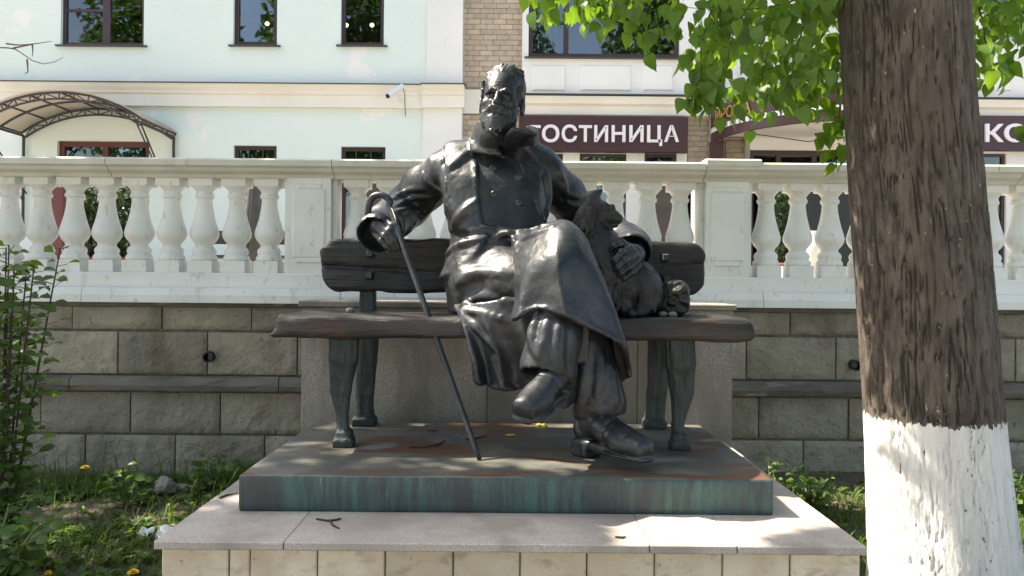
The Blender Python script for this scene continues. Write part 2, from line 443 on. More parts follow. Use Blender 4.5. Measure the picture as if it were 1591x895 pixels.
MT['cream_plaster'] = mat('cream_plaster', (.83, .79, .72), (.78, .74, .66), 1.5, .75, bmp=.05, bscale=60)
MT['brick'] = mat('beige_brick', (.52, .42, .32), (.44, .36, .28), 9, .8, bmp=.4, bscale=60, rnd=.14)
MT['brick_joint'] = mat('brick_joint', (.33, .28, .23), None, 10, .9)
MT['frame'] = mat('brown_window_frame', (.045, .026, .030), (.055, .032, .036), 3, .4)
MT['red_frame'] = mat('red_brown_frame', (.10, .022, .022), (.12, .03, .028), 3, .4)
MT['maroon'] = mat('maroon_sign_board', (.050, .018, .022), (.060, .022, .027), 2, .42)
MT['letter'] = mat('white_letter', (.80, .76, .80), None, 2, .4)
MT['gold'] = mat('gold_letter', (.50, .33, .10), None, 2, .35, metal=.6)
MT['flashing'] = mat('dark_flashing', (.06, .05, .05), None, 2, .5)
MT['steel'] = mat('dark_steel', (.035, .03, .035), (.05, .045, .05), 4, .5)
MT['dark_room'] = mat('dark_room', (.035, .033, .032), None, 2, .9)
MT['curtain'] = mat('pale_curtain', (.42, .43, .46), (.36, .37, .40), 3, .9)
MT['white_plastic'] = mat('white_plastic', (.75, .75, .76), None, 2, .4)
MT['black'] = mat('black_plastic', (.012, .012, .013), None, 2, .5)
MT['terracotta'] = mat('terracotta', (.24, .075, .055), (.20, .06, .045), 5, .7)
MT['paver'] = mat('terrace_paver', (.34, .31, .27), (.28, .26, .23), 3, .85, bmp=.2, bscale=20)
MT['paper'] = mat('crumpled_paper', (.78, .79, .78), None, 3, .7)
MT['stone'] = mat('field_stone', (.24, .225, .20), (.15, .14, .12), 12, .85, bmp=.6, bscale=40)
MT['twig'] = mat('dry_twig', (.045, .032, .022), None, 3, .9)
MT['bare_twig'] = mat('grey_twig', (.13, .10, .075), None, 3, .9)
MT['stem_green'] = mat('green_stem', (.08, .13, .035), None, 3, .7)
MT['dandelion'] = mat('dandelion_yellow', (.80, .56, .015), None, 3, .7)
MT['fallen'] = mat('fallen_yellow', (.50, .40, .06), None, 3, .7)
MT['wood'] = mat('brown_wood', (.12, .06, .035), (.09, .045, .028), 6, .6, stretch=(1, 1, .1))
MT['cloth_grey'] = mat('grey_cloth', (.11, .10, .095), (.085, .08, .075), 8, .9)
MT['soil'] = mat('garden_soil', (.060, .046, .033), (.105, .082, .058), 9, .95, bmp=1, bscale=45, bdist=.02,
                 stains=(((.045, .060, .022), 5, .50, .62, (1, 1, 1)),))
MT['litter'] = mat('dead_leaf', (.16, .105, .055), (.09, .06, .035), 30, .9)
MT['brown_panel'] = mat('brown_door_panel', (.085, .060, .050), (.065, .048, .042), 5, .5)
def glass_mat():
    m, nt, b = start('window_glass'); nt.nodes.remove(b)
    o = nt.nodes['Material Output']; g = nd(nt, 'ShaderNodeBsdfGlossy'); g.inputs['Roughness'].default_value = .015; g.inputs['Color'].default_value = (.9, .95, 1, 1)
    t = nd(nt, 'ShaderNodeBsdfTransparent'); t.inputs[0].default_value = (.62, .65, .66, 1)
    fr = nd(nt, 'ShaderNodeFresnel'); fr.inputs[0].default_value = 2.1
    v = coords(nt); bp = nd(nt, 'ShaderNodeBump'); bp.inputs['Strength'].default_value = .06; bp.inputs['Distance'].default_value = .02
    nt.links.new(noise(nt, v, 1.6, 2), bp.inputs['Height']); nt.links.new(bp.outputs[0], g.inputs['Normal'])
    mx = nd(nt, 'ShaderNodeMixShader'); nt.links.new(fr.outputs[0], mx.inputs[0]); nt.links.new(t.outputs[0], mx.inputs[1]); nt.links.new(g.outputs[0], mx.inputs[2])
    nt.links.new(mx.outputs[0], o.inputs[0]); return m
MT['glass'] = glass_mat()
def leaf_mat(name, col, tr, k=.45, rnd=.25):
    m, nt, b = start(name); o = nt.nodes['Material Output']; v = coords(nt)
    f = ramp(nt, noise(nt, v, 7, 3), .35, .65)
    oi = nd(nt, 'ShaderNodeObjectInfo'); r = nd(nt, 'ShaderNodeMapRange'); nt.links.new(oi.outputs['Random'], r.inputs[0])
    r.inputs['To Min'].default_value = 1-rnd; r.inputs['To Max'].default_value = 1+rnd
    c = mix(nt, f, col, tuple(x*.7 for x in col)); t_ = mix(nt, f, tr, (tr[0]*.75, tr[1]*.8, tr[2]*.6))
    hs = nd(nt, 'ShaderNodeHueSaturation'); nt.links.new(r.outputs[0], hs.inputs['Value']); nt.links.new(c, hs.inputs['Color'])
    nt.links.new(hs.outputs[0], b.inputs['Base Color']); b.inputs['Roughness'].default_value = .45; b.inputs['Specular IOR Level'].default_value = .4
    t = nd(nt, 'ShaderNodeBsdfTranslucent'); nt.links.new(t_, t.inputs[0])
    mx = nd(nt, 'ShaderNodeMixShader'); mx.inputs[0].default_value = k
    nt.links.new(b.outputs[0], mx.inputs[1]); nt.links.new(t.outputs[0], mx.inputs[2]); nt.links.new(mx.outputs[0], o.inputs[0]); return m
MT['leaf'] = leaf_mat('linden_leaf', (.062, .128, .018), (.27, .45, .035), .48, .45)
MT['leaf_far'] = leaf_mat('tree_leaf', (.045, .095, .018), (.12, .24, .03), .35)
MT['bush_leaf'] = leaf_mat('bush_leaf', (.085, .15, .035), (.20, .34, .05), .4)
MT['grass'] = leaf_mat('grass_blade', (.080, .14, .026), (.20, .34, .035), .4)
MT['shrub'] = leaf_mat('planter_leaf', (.035, .065, .025), (.06, .10, .02), .25)
def poly_mat():
    m, nt, b = start('beige_polycarbonate'); o = nt.nodes['Material Output']
    b.inputs['Base Color'].default_value = (.66, .60, .52, 1); b.inputs['Roughness'].default_value = .35
    t = nd(nt, 'ShaderNodeBsdfTranslucent'); t.inputs[0].default_value = (.80, .72, .60, 1)
    mx = nd(nt, 'ShaderNodeMixShader'); mx.inputs[0].default_value = .6
    nt.links.new(b.outputs[0], mx.inputs[1]); nt.links.new(t.outputs[0], mx.inputs[2]); nt.links.new(mx.outputs[0], o.inputs[0]); return m
MT['poly'] = poly_mat()
def lamp_mat():
    m, nt, b = start('lit_lamp'); b.inputs['Emission Color'].default_value = (1, .75, .42, 1); b.inputs['Emission Strength'].default_value = 6.0; return m
MT['lamp'] = lamp_mat()
def orange_mat():
    m, nt, b = start('orange_lamp_shade'); b.inputs['Base Color'].default_value = (.8, .3, .03, 1); b.inputs['Emission Color'].default_value = (1, .42, .03, 1); b.inputs['Emission Strength'].default_value = 1.3; return m
MT['orange'] = orange_mat()
def bark_mat():
    m, nt, b = start('bark_with_whitewash'); v = coords(nt, (1, 1, .22))
    n1 = noise(nt, v, 38, 6, .65); col = mix(nt, ramp(nt, n1, .36, .64), (.048, .037, .030), (.120, .098, .080))
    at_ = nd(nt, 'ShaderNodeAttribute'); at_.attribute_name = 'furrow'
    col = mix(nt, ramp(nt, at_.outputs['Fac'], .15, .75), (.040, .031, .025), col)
    col = mix(nt, ramp(nt, noise(nt, coords(nt, (1, 1, .6)), 75, 4), .66, .72), col, (.30, .27, .23))
    col = mix(nt, ramp(nt, noise(nt, coords(nt, (1, 1, .4)), 6, 4), .50, .75), col, (.088, .068, .054))
    g = nd(nt, 'ShaderNodeNewGeometry'); sx = nd(nt, 'ShaderNodeSeparateXYZ'); nt.links.new(g.outputs['Position'], sx.inputs[0])
    wob = noise(nt, coords(nt, (1, 1, .35)), 55, 4, .7); z = math2(nt, 'ADD', sx.outputs['Z'], math2(nt, 'MULTIPLY', math2(nt, 'SUBTRACT', wob, .5), .085))
    line = math2(nt, 'LESS_THAN', z, CZ - .435)
    chip = math2(nt, 'MULTIPLY', ramp(nt, noise(nt, coords(nt, (1, 1, .28)), 105, 4, .6), .615, .65), ramp(nt, noise(nt, coords(nt, (1, 1, .5)), 7, 4), .46, .62))
    chip2 = ramp(nt, at_.outputs['Fac'], .02, .0)
    chips = math2(nt, 'MAXIMUM', chip, chip2)
    white = mix(nt, ramp(nt, noise(nt, v, 9, 4), .35, .7), (.78, .77, .75), (.60, .585, .565))
    white = mix(nt, chips, white, (.10, .085, .07))
    nt.links.new(mix(nt, line, col, white), b.inputs['Base Color']); b.inputs['Roughness'].default_value = .88
    bump(nt, b, noise(nt, coords(nt, (1, 1, .22)), 95, 6, .7), 1.0, .010); return m
MT['bark'] = bark_mat()
MT['bark_plain'] = mat('plain_bark', (.06, .046, .035), (.11, .085, .065), 30, .9, bmp=.8, bscale=60, stretch=(1, 1, .25))

# ================================================================== SETTING
WD = 4.42                                   # front of the retaining wall
def gz(x, y):
    t = np.clip((y-2.8)/1.3, 0, 1)
    return (.07+.07*(x > 0))*t*t*(3-2*t) + .018*fbm(x*2.2, y*2.2, 0*x+3.3, 3)*np.clip((y+.2)/.6, 0, 1)*(np.abs(x) < 6)
xs = np.concatenate([[-300, -80, -25, -10], np.linspace(-6, 6, 170), [10, 25, 80, 300]])
ys = np.concatenate([[-300, -80, -25, -8, -2], np.linspace(.6, 4.6, 80), [6, 12, 30, 100, 400]])
GX, GY = np.meshgrid(xs, ys, indexing='ij')
GV = np.stack([GX, GY, np.where((GY > .6) & (GY < 4.7), gz(GX, GY), 0)], -1).reshape(-1, 3)
nx_, ny_ = len(xs), len(ys)
gi = np.arange(nx_*ny_).reshape(nx_, ny_)
GQ = np.stack([gi[:-1, :-1], gi[1:, :-1], gi[1:, 1:], gi[:-1, 1:]], -1).reshape(-1, 4)
tag(link('ground', mesh_np('ground', GV, GQ), MT['soil'], None, True), kind='structure')
tag(MB().box(-60, 60, -40, .75, -.2, .035).build('pavement', MT['paver']), kind='structure')
TZ = at(250, 470, WD).z + .002              # terrace level
tag(MB().box(-60, 60, 4.70, 60, -.5, TZ).build('terrace', MT['paver']), kind='structure')

# ---------------- retaining wall: rock-faced blocks in courses
wall = empty('retaining_wall', (0, WD, 0), 'rough grey stone block retaining wall under the white balustrade', 'wall')
zc = lambda y: at(200, y, WD).z
MB().box(-4.6, 4.6, WD+.022, 4.695, -.3, TZ-.003).build('mortar_core', MT['mortar'], wall)
def block_mesh(i, L, H):
    """rock-faced block, front face a bulged rough grid"""
    nx, nz = 24, 11; Fs = []
    U, W_ = np.meshgrid(np.linspace(0, 1, nx+1), np.linspace(0, 1, nz+1), indexing='ij')
    edge = np.clip(np.minimum(np.minimum(U, 1-U)*L, np.minimum(W_, 1-W_)*H)/.022, 0, 1)
    rough = fbm(U*L*17+9.3*i, W_*H*21+i*3.7, 0*U+i*3.1, 3)
    Y = -.003 - edge*(.009 + .012*rough + .004*np.abs(vnoise(U*L*48+i, W_*H*60, 0*U+i)))
    V = np.stack([U*L, Y, W_*H], -1).reshape(-1, 3).tolist()
    for a in range(nx):
        for c in range(nz):
            q = a*(nz+1)+c; Fs.append((q, q+nz+1, q+nz+2, q+1))
    b = len(V); V += [(0, .06, 0), (L, .06, 0), (L, .06, H), (0, .06, H)]
    rim = lambda a, c: a*(nz+1)+c
    Fs.append(tuple([b, b+1] + [rim(a, 0) for a in range(nx, -1, -1)])); Fs.append(tuple([b+2, b+3] + [rim(a, nz) for a in range(nx+1)]))
    Fs.append(tuple([b+3, b] + [rim(0, c) for c in range(nz+1)])); Fs.append(tuple([b+1, b+2] + [rim(nx, c) for c in range(nz, -1, -1)]))
    me = bpy.data.meshes.new('block'); me.from_pydata(V, [], Fs); me.materials.append(MT['block'])
    me.polygons.foreach_set('use_smooth', np.ones(len(me.polygons), dtype=bool)); me.set_sharp_from_angle(angle=math.radians(50))
    return me
courses = [(477, 511, 113), (515.5, 580, 184), (609.5, 672, 64), (676, 740, 133), (744, 800, 60)]
JP = 139.5
for ci, (ya, yb, x0) in enumerate(courses):
    z1, z0 = zc(ya), zc(yb); L = JP*WD/F_PX
    variants = [block_mesh(ci*7+i, L-.008, z1-z0) for i in range(5)]
    x = at(x0, (ya+yb)/2, WD).x - 8*L
    while x < 4.3:
        if x > -4.4: link('block', variants[random.randrange(5)], None, wall, loc=(x, WD+random.uniform(0, .008), z0))
        x += L
# dark projecting ledge course
zl1, zl0 = zc(583), zc(606); x = -4.4
while x < 4.3:
    L = random.uniform(.85, 1.3); m = MB()
    m.prism([(WD+.05, zl0), (WD-.055, zl0+.006), (WD-.062, zl0+.035), (WD-.055, zl1-.012), (WD-.030, zl1), (WD+.05, zl1)], x, x+L-.006)
    m.build('ledge_slab', MT['ledge'], wall); x += L
MB().box(-4.5, 4.5, WD-.012, WD+.05, zc(476), TZ-.004-.0).build('top_course', MT['ledge'], wall)
for (px, py) in ((326, 554), (1327, 567)):
    c = at(px, py, WD-.02); m = MB(); n = 20; V = []; Fs = []
    for r, y in ((.031, .05), (.031, -.035), (.024, -.037), (.024, .05)):
        for k in range(n): V.append((c.x+r*math.cos(2*math.pi*k/n), c.y+y, c.z+r*math.sin(2*math.pi*k/n)))
    for i in range(3):
        for k in range(n): Fs.append((i*n+k, i*n+(k+1) % n, (i+1)*n+(k+1) % n, (i+1)*n+k))
    m.add(V, Fs); p = m.build('drain_pipe', MT['black'], None)
    tag(p, 'black drain pipe poking out of the stone wall %s' % ('left of the bench' if px < 800 else 'between the stone stele and the tree'), 'pipe', 'drain pipes in the wall')

# ---------------- balustrade
bal = empty('balustrade', (0, WD, TZ), 'white painted stone balustrade along the terrace above the wall', 'balustrade')
BD = WD + .03
zb = lambda y: at(250, y, WD).z
def course(name, prof, mat_, x0=-4.5, x1=4.5): return smooth_angle(MB().prism(prof, x0, x1).build(name, mat_, bal))
z_b0, z_b1, z_c0, z_c1, z_r0, z_r1 = zb(469.5), zb(458), zb(447), zb(423), zb(275), zb(247)
x = -4.5; segs = [at(p, 460, WD).x for p in (-140, 137, 533, 860, 1180, 1500, 1780)]
for a, b in zip(segs[:-1], segs[1:]):
    MB().prism([(WD-.075, z_b0), (WD-.075, z_b1), (WD-.060, z_c0), (WD-.018, z_c0+.004), (WD+.27, z_c0+.004), (WD+.27, z_b0)], a+.0015, b-.0015).build('coping_slab', MT['white_paint'], bal)
MB().prism([(WD-.005, z_c0+.004), (WD-.005, z_c1-.008), (WD+.004, z_c1), (WD+.22, z_c1), (WD+.22, z_c0+.004)], -4.5, 4.5).build('base_course', MT['white_paint'], bal)
H = z_r1-z_r0; segs = [at(p, 260, WD).x for p in (-200, 172, 519, 810, 1094, 1450, 1583, 1800)]
for a, b in zip(segs[:-1], segs[1:]):
    prof = [(WD+.20, z_r0), (WD+.015, z_r0), (WD+.005, z_r0+.18*H), (WD-.030, z_r0+.34*H), (WD-.040, z_r0+.5*H), (WD-.062, z_r0+.60*H), (WD-.064, z_r0+.90*H), (WD-.052, z_r1), (WD+.26, z_r1), (WD+.275, z_r0+.85*H), (WD+.22, z_r0+.3*H)]
    smooth_angle(MB().prism(prof, a+.002, b-.002).build('rail', MT['rail_paint'], bal), 30)
hb = z_r0-z_c1; cyb = BD+.075
prof_px = [(404, 19), (402, 20.5), (398, 20), (394, 17.2), (389, 18.5), (385, 17), (381, 13), (377, 14), (372, 18.5), (366, 21.8), (360, 22.6), (353, 21), (344, 18), (332, 15), (320, 12.8), (310, 11.8), (306, 12), (304, 14.2), (300, 14.6), (298, 13), (295, 12.6), (291, 15), (288, 18.3), (286, 19)]
def baluster_mesh():
    m = MB(); prof = [(r*WD/F_PX*1.0, zb(y)-z_c1) for y, r in prof_px]
    m.lathe(prof, (0, 0, 0), 22); q = 19.0*WD/F_PX
    m.box(-q, q, -q, q, -.002, zb(404)-z_c1); m.box(-q, q, -q, q, zb(286.5)-z_c1, hb+.002)
    me = m.mesh('baluster'); me.materials.append(MT['white_paint'])
    me.polygons.foreach_set('use_smooth', np.ones(len(me.polygons), dtype=bool)); me.set_sharp_from_angle(angle=math.radians(38)); return me
bme = baluster_mesh()
bxs = [15.5+50.4*i for i in range(-3, 9)] + [556+50*i for i in range(11)] + [1190+49.4*i for i in range(11)]
for p in bxs: link('baluster', bme, None, bal, loc=(at(p, 350, BD+.075).x, cyb, z_c1))
for (pa, pb) in ((446, 513), (1097, 1164)):
    x0, x1, _, _ = rect(pa, 280, pb, 420, WD); m = MB()
    m.box(x0, x1, WD+.004, WD+.20, z_c1-.001, z_r0+.001)
    m.bevbox(x0+.030, x1-.030, WD-.006, WD+.006, z_c1+.09, z_r0-.06, .006)
    m.bevbox(x0+.050, x1-.050, WD-.006, WD+.0062, z_c1+.06, z_c1+.0905, .006); m.bevbox(x0+.050, x1-.050, WD-.006, WD+.0062, z_r0-.0605, z_r0-.03, .006)
    po = m.build('post', MT['white_paint'], bal)
    MB().box(x0-.028, x0-.002, WD+.05, WD+.17, z_c1, z_r0).build('half_pier', MT['white_paint'], bal); MB().box(x1+.002, x1+.028, WD+.05, WD+.17, z_c1, z_r0).build('half_pier', MT['white_paint'], bal)
x0, x1, _, _ = rect(1094, 250, 1178, 262, WD)
MB().prism([(WD-.070, z_r1-.022), (WD-.070, z_r1+.010), (WD-.04, z_r1+.022), (WD+.25, z_r1+.022), (WD+.28, z_r1+.008), (WD+.28, z_r1-.022)], x0, x1).build('post_cap', MT['rail_paint'], bal)

# ---------------- granite stele behind the bench
SD = 3.64
stele = empty('granite_stele', (0, SD, .46), 'low speckled granite stele standing behind the bronze bench', 'stele')
x0, x1, z0, z1 = rect(468, 480, 1138, 690, SD)
GB = CZ - .735                               # top of granite base
xa = x0
for p in (757, 990, 1138):
    xb = at(p, 600, SD).x
    MB().bevbox(xa+.001, xb-.001, SD, SD+.12, GB-.3, z1, .003).build('granite_panel', MT['granite_stele'], stele); xa = xb
MB().bevbox(x0-.012, x1+.012, SD-.02, SD+.30, z1+.001, z1+.030, .005).build('cap_slab', MT['granite_stele'], stele)
MB().box(x0+.03, x1-.03, SD+.121, SD+.24, GB-.4, z1-.001).build('core', MT['mortar'], stele)

# ---------------- granite base with cream tiles
base = empty('pedestal', (0, 2.9, 0), 'stepped stone pedestal with granite cap slabs and cream tiles', 'pedestal')
BF = 2.17; xl, xr = at(238, 838, BF).x, at(1347, 855, BF).x
TH = .024
m = MB(); cuts = [xl] + [at(p, 846, BF).x for p in (440, 1010, 1146)] + [xr]
for a, b in zip(cuts[:-1], cuts[1:]):
    MB().bevbox(a+.0015, b-.0015, BF, BF+.62, GB-TH, GB + random.uniform(-.001, .001), .003).build('cap_slab', MT['granite_cap'], base)
for (a, b) in ((xl, xl+.42), (xr-.42, xr)):
    for (c, d) in ((BF+.622, BF+1.05), (BF+1.052, SD+.05)):
        MB().box(a, b, c, d, GB-TH, GB+random.uniform(-.001, .001)).build('cap_slab', MT['granite_cap'], base)
TF = BF + .035; zt1 = GB-TH-.003
MB().box(xl+.05, xr-.05, TF+.012, SD-.002, -.2, GB-TH-.001).build('core', MT['mortar'], base)
edges = [250, 355, 388, 493, 598, 704, 808, 912, 1017, 1123, 1228, 1337]
for row in range(3):
    za, zb_ = zt1-.19*(row+1)+.006, zt1-.19*row
    for a, b in zip(edges[:-1], edges[1:]):
        if row == 1: a, b = a+40, min(b+40, 1337)
        X0, X1 = at(a, 870, TF).x, at(b, 870, TF).x
        MB().bevbox(X0+.002, X1-.002, TF+random.uniform(-.003, .002), TF+.03, max(za, -.1), zb_, .004).build('tile', MT['tile'], base)
for sx, xs_ in ((-1, xl+.035), (1, xr-.035)):
    for row in range(2):
        for k in range(7):
            y0 = TF+.035+k*.2
            MB().box(min(xs_, xs_-sx*.03), max(xs_, xs_-sx*.03), y0, y0+.194, max(zt1-.19*(row+1)+.006, -.1), zt1-.19*row).build('tile', MT['tile'], base)

# ---------------- bronze plinth slab
PF, PB = 2.46, 3.428; PZ = CZ - .62
a, b = at(370, 741, PF).x, at(1203, 746, PF).x
V = []; n1, n2 = 40, 24
pl = Field((a-.05, PF-.05, GB-.02), (b+.05, PB+.05, PZ+.03), .011)
pl.rbox(((a+b)/2, (PF+PB)/2, (PZ+GB)/2), ((b-a)/2, (PB-PF)/2, (PZ-GB)/2), .006)
pl.disp(lambda X, Y, Z: .0022*fbm(X*5, Y*5, Z*5, 3))
o = pl.build('bronze_plinth', MT['plinth']); tag(o, 'wide low bronze slab with green patina carrying the bench and statue', 'plinth')

# ================================================================== BUILDINGS ACROSS THE TERRACE
FD = 12.0
def fbx(m, x0, y0, x1, y1, d0, d1, D=FD):
    X0, X1, Z0, Z1 = rect(x0, y0, x1, y1, D); m.box(X0, X1, d0, d1, Z0, Z1); return m
ZTOP = CZ + 7.6
mint = empty('mint_building', (-4, FD, TZ), 'pale mint plastered building with white cornice and dark windows', 'building')
hotel = empty('brick_hotel_building', (5, FD, TZ), 'beige brick and white hotel building with large upper windows', 'building')
def holes_wall(name, mat_, parent, X0, X1, Z0, Z1, y0, y1, holes):
    """wall slab with rectangular openings cut through, as boxes butted together"""
    xs = sorted(set([X0, X1]+[h[0] for h in holes]+[h[1] for h in holes])); m = MB()
    for a, b in zip(xs[:-1], xs[1:]):
        if b-a < 1e-4: continue
        hs = sorted([(h[2], h[3]) for h in holes if h[0] < (a+b)/2 < h[1]]); z = Z0
        for c, d in hs:
            if c > z: m.box(a, b, y0, y1, z, c)
            z = max(z, d)
        if z < Z1: m.box(a, b, y0, y1, z, Z1)
    return m.build(name, mat_, parent)
def window(parent, R, D, fr=.055, mull=(), trans=(), fm='frame', curtain=False, room=True, sillw=True, bars=0):
    X0, X1, Z0, Z1 = R; m = MB(); y0, y1 = D+.06, D+.12
    m.box(X0, X0+fr, y0, y1, Z0, Z1); m.box(X1-fr, X1, y0, y1, Z0, Z1); m.box(X0+fr, X1-fr, y0, y1, Z0, Z0+fr); m.box(X0+fr, X1-fr, y0, y1, Z1-fr, Z1)
    for u in mull:
        x = X0+(X1-X0)*u; m.box(x-fr*.55, x+fr*.55, y0+.004, y1-.004, Z0+fr, Z1-fr)
    for (u0, u1, z) in trans: m.box(X0+(X1-X0)*u0+fr, X0+(X1-X0)*u1-fr*.5, y0+.008, y1-.008, z-.02, z+.02)
    w_ = m.build('window', MT[fm], parent)
    MB().box(X0+fr*.5, X1-fr*.5, D+.088, D+.094, Z0+fr*.5, Z1-fr*.5).build('pane', MT['glass'], w_)
    if sillw: MB().prism([(D+.06, Z0+.004), (D-.06, Z0-.012), (D-.06, Z0-.030), (D-.001, Z0-.030), (D+.06, Z0-.012)], X0-.06, X1+.06).build('sill', MT['flashing'], w_)
    if room: 
        m = MB(); d = D+1.4; m.add([(X0-.3, D+.32, Z0-.2), (X1+.3, D+.32, Z0-.2), (X1+.3, D+.32, Z1+.2), (X0-.3, D+.32, Z1+.2), (X0-.3, d, Z0-.2), (X1+.3, d, Z0-.2), (X1+.3, d, Z1+.2), (X0-.3, d, Z1+.2)], [(4, 5, 6, 7), (0, 1, 5, 4), (3, 2, 6, 7), (0, 3, 7, 4), (1, 2, 6, 5)])
        m.build('room', MT['dark_room'], w_)
    if curtain:
        u0, u1 = curtain; xa, xb = X0+(X1-X0)*u0, X0+(X1-X0)*u1; n = 40; V = []; Fs = []
        for i in range(n+1):
            x = xa+(xb-xa)*i/n; y = D+.24+.02*math.sin(i*1.3); V += [(x, y, Z0), (x, y, Z1)]
        for i in range(n): Fs.append((2*i, 2*i+2, 2*i+3, 2*i+1))
        MB().add(V, Fs).build('curtain', MT['curtain'], w_, True)
    for i in range(bars):
        x = X0+(X1-X0)*(i+1)/(bars+1); MB().box(x-.008, x+.008, D+.03, D+.046, Z0+fr, Z1-fr).build('bar', MT['steel'], w_)
    return w_
XL = -14.0
xp0, xp1 = at(664, 60, FD).x, at(719, 60, FD).x
zc0, zc1 = at(350, 167, FD).z, at(350, 132, FD).z
W1, W2, W3 = [rect(a, -120, b, 69, FD) for a, b in ((95, 224), (363, 431), (530, 597))]
WZ = at(330, 70, FD).z
W1, W2, W3 = [(r[0], r[1], at(c, 70, FD).z, r[3]) for r, c in ((W1, 160), (W2, 397), (W3, 563))]
G0 = rect(88, 219, 231, 440, FD); G1 = rect(362, 226, 429, 440, FD); G2 = rect(529, 228, 598, 440, FD)
G0, G1, G2 = [(g[0], g[1], TZ+z_, g[3]) for g, z_ in ((G0, .03), (G1, .55), (G2, .55))]
holes_wall('upper_wall', MT['mint'], mint, XL, xp0, zc1, ZTOP, FD, FD+.3, [W1, W2, W3])
holes_wall('lower_wall', MT['mint'], mint, XL, xp0-.05, TZ-.02, zc0, FD, FD+.3, [G0, G1, G2])
MB().box(xp0, xp1, FD-.05, FD+.3, zc1, ZTOP).build('pilaster', MT['white_plaster'], mint)
MB().box(xp0-.05, xp1, FD-.06, FD+.3, TZ-.02, zc0).build('pilaster', MT['white_plaster'], mint)
hC = zc1-zc0
def cornice(x0, x1, k): 
    m = MB().prism([(FD+.29, zc0), (FD-.08-k, zc0), (FD-.08-k, zc0+.50*hC), (FD-.11-k, zc0+.56*hC), (FD-.12-k, zc0+.66*hC), (FD-.16-k, zc0+.80*hC), (FD-.18-k, zc1-.02), (FD+.29, zc1-.001)], x0, x1)
    m.build('cornice', MT['cream_plaster'], mint)
    MB().prism([(FD-.001, zc1+.03), (FD-.20-k, zc1-.005), (FD-.20-k, zc1-.022), (FD-.001, zc1-.0)], x0-.01*(k > 0), x1+.02*(k > 0)).build('flashing', MT['flashing'], mint)
cornice(XL, xp0-.06, 0); cornice(xp0-.058, xp1+.04, .06)
MB().prism([(FD+6, ZTOP), (FD-.4, ZTOP), (FD-.4, ZTOP+.3), (FD+6, ZTOP+.3)], XL, xp1).build('roof', MT['flashing'], mint)
wz = at(160, 14, FD).z
window(mint, W1, FD, mull=(.50, .545), trans=((0, .5, wz),), curtain=(.02, .5)); window(mint, W2, FD, fr=.07); window(mint, W3, FD, fr=.06)
window(mint, G1, FD, bars=2, sillw=False); window(mint, G2, FD, bars=2, sillw=False); window(mint, G0, FD, fm='red_frame', fr=.08, mull=(.5,), sillw=False)
for (px, py, lb) in ((210, 33, 'upper right of the three lit bulbs in the wide mint-building window'), (187, 45, 'leftmost of the three lit bulbs in the wide mint-building window'), (205, 57, 'lowest of the three lit bulbs in the wide mint-building window'),
                     (415, 37, 'single lit bulb in the middle upper window of the mint building'), (538, 39, 'lit bulb at left in the upper window beside the corner pilaster'), (578, 39, 'lit bulb at right in the upper window beside the corner pilaster')):
    c = at(px, py, FD+.55); lm = empty('pendant_lamp', c, lb, 'lamp', 'lit pendant lamps inside the windows')
    MB().lathe([(.012, .03), (.03, .015), (.034, 0), (.026, -.02), (.008, -.03)], c, 12).build('bulb', MT['lamp'], lm, True)
    MB().tube([(c.x, c.y, c.z+.03), (c.x, c.y, c.z+2.2)], .004, 5).build('cord', MT['black'], lm)
# ---- brick bay and white hotel front
HD = FD+.12
def bricks(x0, y0, x1, y1, D, joint_to=None):
    X0, X1, Z0, Z1 = rect(x0, y0, x1, y1, D); bl, bh = .205, .083; g = .009
    MB().box(X0, X1, D+.012, D+.25, Z0, Z1).build('brick_backing', MT['brick_joint'], hotel)
    r = 0; z = Z1
    while z-bh > Z0-.05:
        x = X0-(bl*.5 if r % 2 else random.choice((0, bl*.25)))
        while x < X1-.02:
            a, b = max(x, X0), min(x+bl-g, X1)
            if b-a > .03:
                w_ = round(b-a, 3); me = BR.get(w_)
                if me is None:
                    me = MB().bevbox(0, w_, 0, .05, 0, bh-g, .004).mesh('brick'); me.materials.append(MT['brick']); BR[w_] = me
                link('brick', me, None, hotel, loc=(a, D+random.uniform(0, .005), z-bh))
            x += bl
        z -= bh; r += 1
BR = {}
bricks(716, -12, 811, 138, HD); bricks(716, 178, 811, 262, HD); bricks(1069, 178, 1102, 262, HD); bricks(1124, 205, 1165, 262, FD+.35)
bx0, bx1, _, _ = rect(716, 50, 811, 100, HD); MB().box(bx0, bx1, HD, HD+.25, at(765, -12, HD).z+.001, ZTOP).build('brick_upper', MT['brick'], hotel)
X0, X1, Z0, Z1 = rect(719, 140, 811, 177, HD); MB().box(X0, X1, HD-.03, HD+.25, Z0, Z1).build('band', MT['cream_plaster'], hotel)
HL, HR = at(811, 100, FD).x, 16.0
WA = rect(822, -140, 1057, 89, FD); WB = rect(1530, -140, 1800, 20, FD)
zl = at(940, 149, FD).z
holes_wall('upper_wall', MT['white_plaster'], hotel, HL, HR, zl, ZTOP, FD, FD+.3, [WA, WB])
for a, b in ((827, 878), (902, 980), (1000, 1046), (1520, 1570)):
    r_ = rect(a, 102, b, 141, FD); MB().bevbox(r_[0], r_[1], FD-.025, FD+.01, r_[2], r_[3], .015).build('spandrel_panel', MT['white_plaster'], hotel)
MB().prism([(FD-.001, zl+.02), (FD-.14, zl), (FD-.14, zl-.02), (FD-.001, zl-.015)], HL, HR).build('flashing', MT['flashing'], hotel)
zs0 = at(940, 179, FD).z
MB().prism([(FD+.29, zs0), (FD-.02, zs0), (FD-.02, zl-.17), (FD-.08, zl-.14), (FD-.11, zl-.03), (FD+.29, zl-.001)], HL, HR).build('band', MT['cream_plaster'], hotel)
ground_w = [rect(a, 238, b, 440, FD) for a, b in ((835, 874), (900, 973), (1001, 1051), (1513, 1564))]
